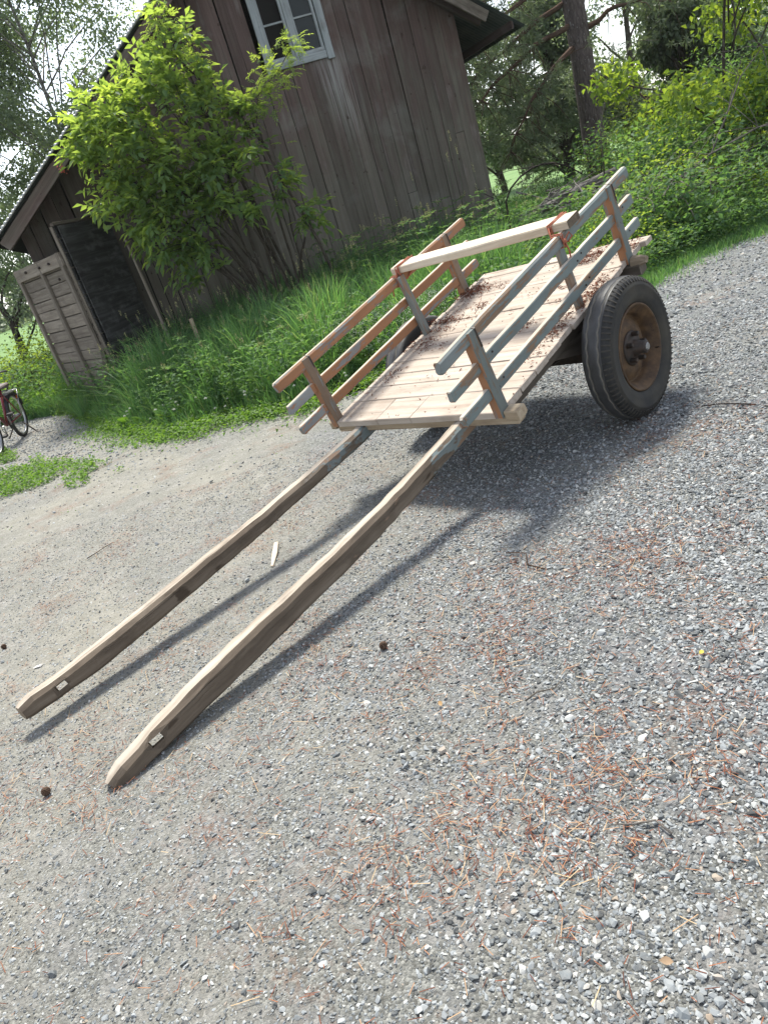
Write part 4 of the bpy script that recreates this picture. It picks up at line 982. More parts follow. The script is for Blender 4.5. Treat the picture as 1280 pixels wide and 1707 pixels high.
# ------------------------------------------------------------------ trees
def broadleaf(name, x, y, h, r, z0, nleaf, ll, mat, bmat, label, cat, group=None, trunk_r=.12, lean=(0, 0), lumps=22, seed=0, squash=1.0, airy=.5):
    rs = np.random.default_rng(seed); z = gz(x, y); root = tag(empty(name, (x, y, z)), label, cat, group)
    top = Vector((lean[0], lean[1], h))
    P = [Vector((0, 0, -.1)).lerp(top, t)+Vector((rs.normal(0, .05), rs.normal(0, .05), 0)) for t in np.linspace(0, .95, 9)]
    MB().tube(P, taper(trunk_r, trunk_r*.15, 8), 8, jit=.06).build('trunk', bmat, root)
    mb = MB(); lv = Leaves(); cs = []
    for i in range(lumps):
        t = (i+.5)/lumps; zc = z0+(h-z0)*t; rr = r*squash*math.sin(min(1, .25+t*.95)*math.pi*.92)**.7*rs.uniform(.35, 1.0)
        a = rs.uniform(0, 6.28); c = np.array([lean[0]*zc/h+math.cos(a)*rr, lean[1]*zc/h+math.sin(a)*rr, zc+rs.uniform(-.3, .3)]); cs.append(c)
        b = Vector((lean[0]*zc/h, lean[1]*zc/h, max(.3, zc-rr*.6-.3))); mb.tube(curve(b, b.lerp(Vector(c), .5)+Vector((0, 0, .25)), Vector(c), 5, .03), taper(trunk_r*.35, .012, 5), 5)
    mb.build('limbs', bmat, root, kind='stuff')
    cs = np.array(cs); n = nleaf; k = rs.integers(0, lumps, n); rad = r*airy*rs.uniform(.55, 1.1, lumps)
    dv = rs.normal(size=(n, 3)); dv = dv/np.linalg.norm(dv, axis=1, keepdims=True)*(rs.random((n, 1))**.45)*rad[k][:, None]*np.array([1, 1, .7])
    base = cs[k]+dv; d = rs.normal(size=(n, 3))+np.array([0, 0, -.5]); up = rs.normal(size=(n, 3))*.6+np.array([0, 0, 1])
    lv.add(base, d, up, ll*rs.uniform(.7, 1.2, n), ll*.6*rs.uniform(.8, 1.2, n), np.clip(rs.normal(.5, .25, n), 0, 1)); lv.build('crown', mat, root, kind='stuff'); return root

broadleaf('birch_tree', -4.6, 21, 14, 3.1, 2.5, 60000, .105, M_birch, M_trunkbirch, 'tall airy birch behind the roof edge of the barn', 'tree', seed=3, lumps=90, trunk_r=.065, airy=.33)
broadleaf('birch_tree', -7.6, 23, 13, 2.6, 2.0, 46000, .105, M_birch, M_trunkbirch, 'birch at the left edge standing farther out than its taller neighbour', 'tree', seed=4, lumps=80, trunk_r=.06, airy=.34)
broadleaf('young_tree', -6.45, 17, 5.0, 1.6, 1.2, 5200, .08, M_birch, M_stem, 'low dark-stemmed young tree left of the grey plank door', 'tree', seed=5, lumps=18, trunk_r=.09)
broadleaf('hazel_shrub', 5.7, 10.1, 4.6, 1.6, .8, 7500, .10, M_hazel, M_stem, 'bright yellow-green hazel arching over the thicket at the right edge', 'shrub', seed=6, lumps=22, trunk_r=.03, lean=(.5, 0), airy=.33)
broadleaf('hazel_shrub', 7.1, 10.9, 5.6, 1.9, .5, 9500, .105, M_hazel, M_stem, 'tall yellow-green hazel farthest right, higher than the arching one', 'shrub', seed=7, lumps=26, trunk_r=.035, airy=.34)
broadleaf('slim_tree', 7.6, 18.5, 9, 1.2, 2.0, 2600, .08, M_birch, M_stem, 'slim bare-stemmed tree just right of the big pine trunk', 'tree', seed=8, lumps=18, trunk_r=.05, airy=.4)
for i, (x, y, h, r, sd_) in enumerate(((12.5, 27, 9, 2.6, 11), (17, 30, 11, 3.2, 12), (8.2, 30, 7.5, 2.0, 13), (22, 33, 12, 3.6, 14), (9.6, 18.2, 3.4, 1.5, 15), (7.6, 21, 4.5, 1.7, 16))):
    broadleaf('broadleaf_tree', x, y, h, r, .8, 15000, .14, M_birch, M_stem, {4: 'low pale green broadleaf tree right of the pine, in front of the row behind it', 5: 'small pale green broadleaf tree showing just right of the pine trunk'}.get(i, 'pale green broadleaf tree in the row behind the pine'), 'tree', 'broadleaf trees behind the pine', seed=sd_, lumps=30, trunk_r=.14, airy=.40)

def pine():
    x, y = 6.45, 16.0; z = gz(x, y); root = tag(empty('pine_tree', (x, y, z)), 'tall pine with a bare dark trunk and drooping limbs right of the barn', 'tree')
    P = [(0, 0, -.2), (-.0, 0, 1), (.02, 0, 2.5), (.02, 0, 4), (.0, 0, 6), (0, 0, 9), (.05, 0, 12), (.1, 0, 15)]
    MB().tube(P, [.255, .235, .215, .20, .18, .14, .09, .03], 14, jit=.05).build('trunk', M_trunkpine, root)
    lm = MB(); lv = Leaves()
    limbs = [((0, 0, 2.75), (-2.0, -.9, 1.3)), ((0, 0, 3.15), (-2.9, -.6, 1.9)), ((0, 0, 3.55), (-3.2, .3, 2.0)), ((0, 0, 3.9), (-3.4, -1.2, 2.6)), ((0, 0, 4.3), (-3.2, .8, 3.2)), ((0, 0, 2.9), (1.7, -.4, 2.95)), ((0, 0, 3.6), (2.3, -.3, 3.6)), ((0, 0, 4.4), (2.0, .8, 4.0)),
             ((0, 0, 4.8), (-2.8, -.2, 4.2)), ((0, 0, 5.2), (2.4, -1, 5.0)), ((0, 0, 5.6), (-2.6, 1.0, 5.0)), ((0, 0, 6.4), (1.6, 1.6, 6.4)), ((0, 0, 7.2), (-2, -1.4, 7.2)), ((0, 0, 8.5), (1.6, -1.4, 8.8)), ((0, 0, 9.5), (-1.6, 1.2, 10)), ((0, 0, 11), (1.2, 1, 11.6)), ((0, 0, 12.5), (-1, -.8, 13.2)), ((0, 0, 2.1), (.5, -1.6, 1.3))]
    tuft_p, tuft_d = [], []
    for a, b in limbs:
        a, b = Vector(a), Vector(b); mid = a.lerp(b, .5)+Vector((0, 0, .45)); C = curve(a, mid, b, 9, .04)
        lm.tube(C, taper(.055 if a.z < 5 else .04, .010, 9), 6, jit=.1)
        heavy = 1 if b.x < 0 else .35
        for i in range(3, 10):
            for k in range(int(7*heavy+.5)):
                p = C[i]; q = p+Vector((random.gauss(0, .30), random.gauss(0, .35), random.uniform(-.75, .12)))
                lm.tube(curve(p, p.lerp(q, .5)+Vector((0, 0, .08)), q, 4, .02), taper(.010, .004, 4), 4)
                for t in range(5):
                    tuft_p.append(q+Vector((random.gauss(0, .10), random.gauss(0, .10), random.gauss(0, .10)))); tuft_d.append((q-p).normalized()+Vector((0, 0, .1)))
    lm.build('limbs', M_limb, root, kind='stuff')
    tp = np.array([tuple(p) for p in tuft_p]); td = np.array([tuple(p) for p in tuft_d]); m_ = 11
    base = np.repeat(tp, m_, 0); d = unit(np.repeat(td, m_, 0)*.5+rng.normal(0, .7, (len(base), 3)))
    lv.add(base, d, rand_dirs(len(base)), rng.uniform(.09, .17, len(base)), .013, np.repeat(rng.random(len(tp)), m_)); lv.build('needles', M_pinen, root, kind='stuff')
pine()
def spruce(x, y, h, r, label, seed=0, group=None, dens=1.0, mat=None, zlow=.5):
    rs = np.random.default_rng(seed); root = tag(empty('spruce_tree', (x, y, gz(x, y))), label, 'tree', group)
    MB().tube([(0, 0, -.1), (0, 0, h*.5), (0, 0, h)], [.14, .08, .01], 8).build('trunk', M_trunkpine, root)
    lm = MB(); lv = Leaves(); z = zlow
    while z < h-.2:
        rr = r*(1-z/h)**.8+.1
        for k in range(7):
            a = rs.uniform(0, 6.28); d = Vector((math.cos(a), math.sin(a), 0)); L_ = rr*rs.uniform(.75, 1.1)
            C = curve((0, 0, z), d*L_*.5+Vector((0, 0, z-.02)), d*L_+Vector((0, 0, z-L_*.30)), 5); lm.tube(C, taper(.02, .005, 5), 4)
            n = int(46*L_*dens); t = rs.random(n)**.7; i = np.minimum((t*5).astype(int), 4); Ca = np.array([tuple(c) for c in C]); base = Ca[i]+(Ca[i+1]-Ca[i])*(t*5-i)[:, None]
            sd = np.array([-d.y, d.x, 0]); sg = rs.choice([-1, 1], n)[:, None]
            dd = np.array(tuple(d))*.7+sd*sg*.7+np.array([0, 0, -.35])+rs.normal(0, .25, (n, 3))
            lv.add(base, dd, np.tile([0, 0, 1.], (n, 1)), .26*rs.uniform(.6, 1.2, n)*(1.15-.5*t), .055, np.clip(rs.normal(.5, .25, n), 0, 1))
        z += .28
    lm.build('limbs', M_limb, root, kind='stuff'); lv.build('needles', mat or M_spruce, root, kind='stuff'); return root
spruce(11.0, 19.3, 8.5, 2.2, 'dark dense spruce between the pine trunk and the yellow-green hazels', 1)
spruce(5.6, 22.5, 9, 2.3, 'grey-green spruce showing between the barn corner and the pine trunk', 2, mat=M_pinen, zlow=2.6)
spruce(8.6, 23.5, 7.0, 1.7, 'smaller spruce behind the slim bare-stemmed tree', 3, mat=M_pinen)
# far tree line beyond the field
lv = Leaves(); n = 26000; a = rng.uniform(-1.0, 1.3, n); dist = rng.uniform(105, 125, n); cx = np.round(a*30)/30
hh = 5.5+2.5*np.sin(cx*37)+1.5*np.sin(cx*91+1); z = rng.random(n)**.8*hh
lv.add(np.stack([dist*np.sin(a), dist*np.cos(a), z-.6], -1), rng.normal(0, 1, (n, 3)), rand_dirs(n), rng.uniform(.7, 1.4, n), rng.uniform(.5, .9, n)); lv.build('distant_trees', M_birch, kind='stuff')

# ------------------------------------------------------------------ thicket right of the cart
def bush(x, y, r, h, n, ll, mat, name, label, cat, group, seed):
    rs = np.random.default_rng(seed); root = tag(empty(name, (x, y, gz(x, y))), label, cat, group); mb = MB(); lv = Leaves(); nl = 16; cs = []
    for i in range(nl):
        a = rs.uniform(0, 6.28); q = rs.random()**.6; c = np.array([math.cos(a)*r*q, math.sin(a)*r*q, h*rs.uniform(.15, .9)*(1-.35*q*q)]); cs.append(c)
        mb.tube(curve((c[0]*.25, c[1]*.25, 0), (c[0]*.5, c[1]*.5, c[2]*.8), c, 6, .02), taper(.010, .003, 6), 5)
    mb.build('stems', M_stem, root, kind='stuff'); cs = np.array(cs); k = rs.integers(0, nl, n)
    dv = rs.normal(size=(n, 3)); dv = dv/np.linalg.norm(dv, axis=1, keepdims=True)*(rs.random((n, 1))**.5)*np.array([.42*r+.1, .42*r+.1, .26*h+.08])
    b = cs[k]+dv; b[:, 2] = np.maximum(b[:, 2], .02+.1*rs.random(n)); d = rs.normal(size=(n, 3))*np.array([1, 1, .5]); up = rs.normal(0, .45, (n, 3))+np.array([0, 0, 1])
    lv.add(b, d, up, ll*rs.uniform(.7, 1.25, n), ll*.62, np.clip(rs.normal(.5, .25, n)+.25*(b[:, 2]/h-.5), 0, 1)); lv.build('foliage', mat, root, kind='stuff'); return root  # leaf colour lightens up the bush: lit top and dark inside painted in
th = [(3.1, 7.75, .50, .55), (3.8, 7.95, .60, .70), (4.5, 8.2, .65, .85), (5.3, 8.6, .7, .9), (2.55, 7.6, .5, .5), (3.4, 8.6, .6, .5), (4.2, 8.9, .7, 1.0), (5.0, 9.3, .7, 1.15), (5.9, 9.4, .8, 1.2), (2.5, 8.9, .6, .42), (3.5, 9.9, .7, .42), (4.5, 10.0, .8, 1.15), (2.9, 10.8, .6, .40), (6.6, 10.0, .9, 1.4), (5.4, 11.0, .9, 1.35), (6.4, 12.0, 1.0, 1.5), (1.9, 8.6, .5, .55), (5.5, 13.6, .9, 1.3), (6.3, 14.4, .9, 1.4), (7.4, 13.2, 1.1, 1.9), (8.6, 13.4, 1.1, 2.2), (7.6, 15.2, 1.0, 1.7), (9.3, 16, 1.3, 2.2), (8.0, 11.3, 1.0, 1.9), (7.2, 9.6, .9, 1.5), (4.1, 10.9, .7, .45), (3.6, 10.6, .5, .42), (10.5, 18.5, 1.5, 2.2), (5.0, 14.8, .8, .9), (6.0, 9.0, .7, 1.1)]
tl_ = {0: 'low leafy bush at the road edge just right of the rear end of the cart', 1: 'low leafy bush at the road edge, second along from the cart', 2: 'leafy bush at the road edge, third along from the cart', 3: 'leafy bush at the road edge near the right border of the photo', 4: 'low leafy bush right behind the raised rear end of the cart', 17: 'low leafy bush behind the cart, nearest the barn corner'}
for i, (x, y, r, h) in enumerate(th):
    bush(x, y, r, h*random.uniform(.9, 1.2), 1500, (.040, .070, .052, .085)[i % 4], M_bramble if i % 3 else M_hazel, 'low_bush', tl_.get(i, 'leafy bush merging into the thicket behind the bushes at the road edge'), 'bush', 'bushes in the roadside thicket', 100+i)
for i, (x, y, r, h) in enumerate(((-4.3, 11.6, .6, .8), (-5.0, 12.4, .8, 1.0), (-5.9, 12.0, .8, 1.0), (-4.6, 13.6, .8, 1.2), (-6.6, 13.8, 1, 1.5))):
    bush(x, y, r, h, 1700, .06, M_hazel if i % 2 else M_bramble, 'low_bush', 'low leafy bush behind the bicycle and left of the grey door', 'bush', 'bushes behind the bicycle', 200+i)
# log heap and dead branches
logm = [((3.3, 11.7, .38), (5.4, 12.4, .70), .06, 'uppermost grey lichen-spotted log lying in the brush behind the cart'), ((3.3, 11.4, .30), (5.2, 12.0, .52), .065, 'second grey log from the front in the brush heap behind the cart'), ((3.5, 12.2, .34), (5.4, 12.8, .56), .065, 'rearmost grey log in the brush heap'), ((3.2, 11.2, .22), (5.0, 11.6, .38), .055, 'frontmost grey log half hidden by leaves in the brush heap'), ((3.6, 11.5, .50), (4.9, 12.6, .62), .045, 'thin grey pole lying crosswise on the logs behind the cart')]
for a, b, r, lb in logm:
    a = Vector(a); b = Vector(b); c = (a+b)/2; o = MB().tube([p-c for p in curve(a, c+Vector((0, 0, .03)), b, 10, .01)], taper(r, r*.8, 10), 10, jit=.16).build('fallen_log', M_log); o.location = c; tag(o, lb, 'log', 'logs in the brush heap')
def branch(pts, r0, r1, mat, label, twigs=0, name='dead_branch', tl=.4):
    P = [Vector(p) for p in pts]; c = P[0].copy(); mb = MB(); mb.tube([p-c for p in P], taper(r0, r1, len(P)-1), 6, jit=.12)
    for i in range(twigs):
        k = random.randint(1, len(P)-1); p = P[k]-c; q = p+Vector((random.gauss(0, tl), random.gauss(0, tl), random.gauss(.05, tl*.6))); mb.tube(curve(p, p.lerp(q, .5)+Vector((0, 0, .05)), q, 4, .02), taper(r1*.8, .0025, 4), 4)
    o = mb.build(name, mat); o.location = c; return tag(o, label, 'branch')
branch([(2.43, 9.0, .25), (2.46, 9.0, .6), (2.48, 9.0, .92), (2.56, 9.0, 1.04), (2.70, 9.0, 1.13), (2.85, 9.0, 1.18), (2.99, 9.0, 1.19), (3.15, 9.0, 1.15), (3.30, 9.0, 1.06), (3.42, 9.0, .95)], .012, .008, M_deaddark, 'dark dead branch arching over the log heap behind the cart', 3)
branch([(4.9, 12, .6), (4.96, 12, 1.36), (5.12, 12, 1.73), (5.36, 12, 1.95), (5.6, 12, 2.3)], .012, .006, M_dead, 'thin bare grey stick standing right of the pine trunk', 5)
branch([(4.55, 8.7, .35), (4.85, 8.75, .75), (5.1, 8.8, 1.1), (5.35, 8.9, 1.42), (5.7, 9.0, 1.65)], .014, .005, M_dead, 'long bare branch rising to the right out of the thicket', 10)
branch([(3.7, 8.2, .35), (4.1, 8.25, .62), (4.6, 8.3, .78), (5.2, 8.4, .88), (5.8, 8.5, .9)], .013, .005, M_dead, 'long bare branch lying nearly level across the thicket', 16)
branch([(3.3, 8.1, .45), (3.7, 8.3, .5), (4.2, 8.5, .55), (4.7, 8.6, .72)], .012, .005, M_deaddark, 'dark forked dead branch low in the brush beside the rear rail', 14)
branch([(3.02, 11.2, .05), (3.02, 11.2, .5), (2.98, 11.2, .85), (2.90, 11.2, 1.0)], .012, .006, M_deaddark, 'thin dark bent stem at the right corner of the barn', 3)
mb = MB()
for i in range(150):
    c = Vector((random.uniform(3.1, 5.4), random.uniform(10.9, 12.9), 0)); c.z = gz(c.x, c.y)+random.uniform(.05, .62)*(1-abs(c.x-4.25)/2.2); a = random.gauss(.35, .5); ln_ = random.uniform(.3, 1.1); d = Vector((math.cos(a), math.sin(a), random.gauss(.12, .22)))*ln_/2
    mb.tube(curve(c-d, c+Vector((random.gauss(0, .06), random.gauss(0, .06), random.gauss(.02, .05))), c+d, 5, .012), taper(random.uniform(.006, .022), .004, 5), 5, jit=.15)
mb.build('brushwood', M_log, kind='stuff')
mb = MB()
for i in range(110):
    c = Vector((random.uniform(3.2, 6.0), 0, 0)); c.y = float(edge_y(c.x))+random.uniform(.35, 1.6); c.z = gz(c.x, c.y)+random.uniform(.15, .75); a = random.gauss(.5, .8); ln_ = random.uniform(.25, .9); d = Vector((math.cos(a), math.sin(a), random.gauss(.2, .35)))*ln_/2
    mb.tube(curve(c-d, c+Vector((random.gauss(0, .05), random.gauss(0, .05), random.gauss(.02, .05))), c+d, 5, .01), taper(random.uniform(.003, .008), .0018, 5), 4)
mb.build('brushwood', M_dead, kind='stuff')
# stake and prop by the doors
o = MB().sweep([(0, 0, 0), (.01, 0, .75)], (0, 1, 0), .045, .025, .003).build('wooden_stake', M_beam); o.location = (-1.45, 8.9, gz(-1.45, 8.9)-.02); tag(o, 'short brown wooden stake standing in the tall grass by the dark door', 'stake')
o = MB().sweep([(0, 0, 0), (.12, .15, .45), (.19, .22, .80)], (0, 1, 0), .05, .03, .004).build('door_prop', M_darkwood); o.location = (-2.86, 9.22, gz(-2.86, 9.22)-.02); tag(o, 'dark bar leaning against the foot of the grey plank door', 'prop')
o = MB().tube([(0, 0, 0), (-.02, .02, .9), (-.05, .05, 1.75)], .018, 6).build('thin_pole', M_pale); o.location = (-1.88, 9.55, gz(-1.88, 9.55)); tag(o, 'thin grey pole leaning beside the black door leaf', 'pole')

# ------------------------------------------------------------------ grass, weeds, flowers
def blades(x, y, h, wd, lean=.35, mat=M_grass, name='grass', rnd=None):
    n = len(x); z = gh(x, y)-.035; th = rng.uniform(0, 6.28, n); ln = np.abs(rng.normal(0, lean, n))*h; dx, dy = np.cos(th)*ln, np.sin(th)*ln
    a = rng.uniform(0, 6.28, n); sx, sy = np.cos(a)*wd/2, np.sin(a)*wd/2
    V = []
    for t, k in ((0, 1), (.45, .85), (.8, .5)):
        for s_ in (-1, 1): V.append(np.stack([x+dx*t*t+s_*sx*k, y+dy*t*t+s_*sy*k, z+h*t*(1-.15*t*ln/np.maximum(h, .01))], -1))
    V.append(np.stack([x+dx*1.1, y+dy*1.1, z+h*(1-.22*ln/np.maximum(h, .01))], -1))
    V = np.stack(V, 1).reshape(-1, 3); b = np.arange(n)[:, None]*7
    T = np.concatenate([b+np.array([q]) for q in ((0, 1, 3), (0, 3, 2), (2, 3, 5), (2, 5, 4), (4, 5, 6))], 1).reshape(-1, 3)
    r = np.clip(rng.normal(.45, .22, n), 0, 1) if rnd is None else rnd
    return np_mesh(name, V, T, mat, np.repeat(r, 7), kind='stuff')
def wall_d(x, y): return (x-BARN_B.x)*BN.x+(y-BARN_B.y)*BN.y      # <0 in front of the wall
n = 170000; x = rng.uniform(-4.2, 4.6, n); y = rng.uniform(6.0, 12.2, n); d = y-edge_y(x)
inside = (x < BARN_B.x+.1) & (x > BARN_B.x-6.3)
ok = (d > -.05+.10*wob(x*2, y*2)) & ~(inside & (wall_d(x, y) > -.05)) & (rng.random(n) < np.where(x > 2.2, .35, .62)*np.where((y > 10.3) & (x > 0), .5, 1))
ok &= ~((x < -2.2) & (y > 10.3) & (x > -3.3))
x, y, d = x[ok], y[ok], d[ok]
tall = np.clip(d/1.1, 0, 1); patchy = .75+.7*wob(x*2.0, y*2.0, 0, 9)
h = np.clip((.06+.70*tall)*patchy*rng.uniform(.5, 1.35, len(x)), .03, .95); h = np.where(x > 2.2, h*.6, h)
blades(x, y, h, rng.uniform(.005, .014, len(x)), .5); print('blades', len(x))
# verge of short grass along the road on the right, and grass farther back
n = 24000; x = rng.uniform(2.4, 9, n); d = rng.exponential(.26, n)-rng.exponential(.09, n)+.10*wob(x*3, x*2); y = edge_y(x)+d-.06; blades(x, y, rng.uniform(.04, .16, n), .006, .5)
n = 40000; x = rng.uniform(-9, -3.2, n); y = edge_y(x)+np.abs(rng.normal(0, 1.0, n)); k = ~((x > -3.4) & (y > 10)); x, y = x[k], y[k]; blades(x, y, rng.uniform(.08, .42, len(x)), .007, .45)
n = 26000; x = rng.uniform(1.6, 12, n); y = rng.uniform(9.5, 22, n); k = ~((wall_d(x, y) > -.1) & (x < BARN_B.x+.25+(y-11.6)*-.21)); x, y = x[k], y[k]; blades(x, y, rng.uniform(.1, .4, len(x)), .012, .5)
n = 9000; x = rng.uniform(-3.6, 5, n); d = rng.exponential(.16, n); y = edge_y(x)-d+.05; k = wob(x*5, y*5) > -.1; x, y = x[k], y[k]; blades(x, y, rng.uniform(.015, .09, len(x)), .006, .6, name='grass')
# leafy herbs among the grass
def herbs(name, x, y, h0, h1, ll, mat, flat=.45, lw=.55):
    n = len(x); lv = Leaves(); z = gh(x, y)+rng.uniform(h0, h1, n)
    d = rng.normal(0, 1, (n, 3))*np.array([1, 1, .35]); up = rng.normal(0, flat, (n, 3))+np.array([0, 0, 1])
    lv.add(np.stack([x, y, z], -1), d, up, ll*rng.uniform(.6, 1.3, n), ll*lw, np.clip(rng.normal(.5, .25, n), 0, 1)); return lv.build(name, mat, kind='stuff')
n = 20000; x = rng.uniform(-4, 2.4, n); d = rng.exponential(.42, n)-rng.exponential(.10, n); y = edge_y(x)+d+.12*wob(x*2, x*1.3)+.06*wob(x*6, x*5); herbs('ground_cover', x, y, .0, .09, .035, M_clover)
n = 15000; x = rng.uniform(-3.6, 2.9, n); y = edge_y(x)+rng.uniform(.3, 3.6, n); k = wall_d(x, y) < -.1; x, y = x[k], y[k]; q = wob(x*1.4+2, y*1.4, 0, 8) > -.05; x, y = x[q], y[q]
herbs('wild_herbs', x, y, .12, .55, .06, M_bramble, .6)
n = 5200; x = rng.uniform(.1, 2.9, n); y = rng.uniform(9.0, 10.9, n); k = wob(x*2.3+5, y*2.3, 0, 9) > rng.uniform(-.6, .35, n); x, y = x[k], y[k]; herbs('wild_herbs', x, y, .05, .25+.65*np.clip(rng.beta(1.4, 2.6, len(x))+.5*wob(x*3, y*2, 2, 9), .02, 1), .065, M_bramble, .6)
n = 16000; x = rng.uniform(1.2, 6.5, n); y = edge_y(x)+np.abs(rng.normal(.25, .6, n)); herbs('ground_cover', x, y, .02, .3, .045, M_bramble, .5)
n = 9000; x = rng.uniform(-8, -3.4, n); y = edge_y(x)+np.abs(rng.normal(0, .8, n)); herbs('ground_cover', x, y, .02, .35, .055, M_clover, .6)
mb = MB(); lv = Leaves(); um = Leaves()
def weed(x, y, h, umbel):
    z = gz(x, y)-.02; lx, ly = random.gauss(0, .12)*h, random.gauss(0, .12)*h; P = curve((x, y, z), (x+lx*.3, y+ly*.3, z+h*.6), (x+lx, y+ly, z+h), 7, .006); mb.tube(P, taper(.004, .0016, 7), 4)
    for i in range(1, 8):
        p = np.array(tuple(P[i])); a = random.uniform(0, 6.28); k = 3 if umbel else 4; s_ = (1.15-.6*i/7)*(.5+.6*h)
        aa = a+np.arange(k)*2*math.pi/k; d = np.stack([np.cos(aa), np.sin(aa), np.full(k, .25)-.4*rng.random(k)], -1)
        for q in (0, .035): lv.add(p+d*q, d+rng.normal(0, .25, (k, 3)), np.tile([0, 0, 1.], (k, 1)), .085*s_, .036*s_, np.clip(rng.normal(.45, .25, k), 0, 1))
    if umbel:
        p = np.array(tuple(P[-1]))
        for j in range(7):
            c = p+np.array([random.gauss(0, .030), random.gauss(0, .030), random.uniform(-.01, .03)]); mb.tube([P[-2].lerp(P[-1], .6), Vector(c)], .0012, 3)
            m_ = 9; um.add(c+rng.normal(0, .008, (m_, 3)), rand_dirs(m_), np.tile([0, 0, 1.], (m_, 1)), .011, .008)
for i in range(210):
    x = random.uniform(.25, 2.95); y = random.uniform(8.3, 10.5); weed(x, y, random.uniform(.45, 1.05), random.random() < .4)
for i in range(260):
    x = random.uniform(-3.0, .4); y = float(edge_y(x))+random.uniform(.35, 3.0)
    if wall_d(x, y) < -.15: weed(x, y, random.uniform(.30, .75), random.random() < .12)
for i in range(120):
    x = random.uniform(1.5, 5.5); y = float(edge_y(x))+random.uniform(.3, 2.2); weed(x, y, random.uniform(.35, .85), random.random() < .15)
M_umbel = leafmat('greenish_umbel', [(.20, .23, .09), (.30, .32, .14), (.38, .38, .20)], .4, (1.3, 1.3, .9))
mb.build('weed_stems', M_grass, kind='stuff'); lv.build('tall_weeds', M_bramble, kind='stuff'); um.build('weed_flowers', M_umbel, kind='stuff')
# patch of low weeds in the gravel
from math import atan2
poly = np.array([(-4.6, 9.35), (-3.8, 8.6), (-2.96, 7.35), (-2.67, 7.12), (-2.14, 6.61), (-2.06, 6.2), (-2.36, 6.19), (-2.81, 6.35), (-3.2, 6.5), (-5.0, 7.6), (-6.5, 9.5)])
def in_poly(x, y, P):
    c = np.zeros(len(x), bool); j = len(P)-1
    for i in range(len(P)):
        a, b = P[i], P[j]; k = ((a[1] > y) != (b[1] > y)) & (x < (b[0]-a[0])*(y-a[1])/(b[1]-a[1]+1e-12)+a[0]); c ^= k; j = i
    return c
n = 46000; x = rng.uniform(-6.5, -1.9, n); y = rng.uniform(6, 9.6, n); k = in_poly(x+.12*wob(x*4, y*4), y+.12*wob(y*4, x*4), poly) & (wob(x*3, y*3) > -.32); x, y = x[k], y[k]
herbs('weed_patch', x, y, .0, .06, .035, M_clover, .5); blades(x[::4], y[::4], rng.uniform(.03, .10, len(x[::4])), .006, .5, mat=M_clover, name='weed_patch')
n = 1100; x = np.concatenate([rng.normal(-1.9, .35, n), rng.normal(-2.6, .3, n)]); y = np.concatenate([rng.normal(7.0, .12, n)-(x[:n]+1.9)*.8, rng.normal(8.1, .2, n)-(x[n:]+2.6)*.9]); herbs('weed_patch', x, y, 0, .03, .03, M_clover, .5)
# single sprigs scattered on the bare yard
n = 500; x = rng.uniform(-3.2, .5, n); y = rng.uniform(3.6, 6.4, n); k = wob(x*4, y*4) > .55; herbs('weed_patch', x[k], y[k], 0, .015, .016, M_clover, .5)

# grass seed heads
st = MB(); lv = Leaves()
def culm(x, y, h, hl, thick=.0022):
    z = gz(x, y); lx, ly = random.gauss(0, .10)*h, random.gauss(0, .10)*h; P = curve((x, y, z), (x+lx*.2, y+ly*.2, z+h*.6), (x+lx, y+ly, z+h), 6); st.tube(P, taper(thick, .0012, 6), 3)
    m_ = int(26*hl/.1); t = np.random.default_rng(int(abs(x)*1e4)).random(m_); p0 = np.array(tuple(P[-1])); b = p0+np.stack([t*0, t*0, -hl*t], -1)+rng.normal(0, .004+.008*hl, (m_, 3))
    lv.add(b, rng.normal(0, .6, (m_, 3))+np.array([0, 0, 1.2]), rand_dirs(m_), .014, .007)
for i in range(120):
    x = random.uniform(-2.4, .6); y = random.uniform(8.0, 9.6)
    culm(x, y, random.uniform(.55, 1.05), random.uniform(.05, .10))
for i in range(40):
    x = random.uniform(.6, 2.6); y = random.uniform(8.4, 10.2); culm(x, y, random.uniform(.7, 1.15), random.uniform(.05, .12))
for i in range(150):
    x = random.uniform(-2.6, 1.2); y = float(edge_y(x))+random.uniform(.5, 2.0); culm(x, y, random.uniform(.4, .7), .05)
for x, y, h in ((1.95, 9.6, 1.55), (2.1, 9.55, 1.6), (2.0, 9.7, 1.75), (2.35, 9.6, 1.35), (1.6, 9.7, 1.45), (1.3, 9.5, 1.25)): culm(x, y, h, .11)
st.build('seed_stalks', M_grass, kind='stuff'); lv.build('seed_heads', M_straw, kind='stuff')
# white bedstraw froth beyond the left rail, white clover heads
lv = Leaves(); n = 5200; c = rng.integers(0, 40, n); cx = rng.uniform(.05, 1.25, 40); cy = rng.uniform(6.75, 7.7, 40)
x = cx[c]+rng.normal(0, .07, n); y = cy[c]+rng.normal(0, .07, n); z = gh(x, y)+rng.uniform(.18, .50, n)
lv.add(np.stack([x, y, z], -1), rand_dirs(n), np.tile([0, 0, 1.], (n, 1))+rng.normal(0, .5, (n, 3)), rng.uniform(.006, .013, n), .008); lv.build('bedstraw_blossom', M_flower, kind='stuff')
lv = Leaves()
for i in range(46):
    x = random.uniform(-2.3, .1); y = float(edge_y(x))+abs(random.gauss(.25, .35))+.03; z = gz(x, y)+random.uniform(.06, .22); m_ = 26
    dd = rand_dirs(m_); dd[:, 2] = np.abs(dd[:, 2]); lv.add(np.array([x, y, z])+dd*.004, dd, rand_dirs(m_), random.uniform(.010, .016), .006)
lv.build('clover_blossom', M_flower, kind='stuff')
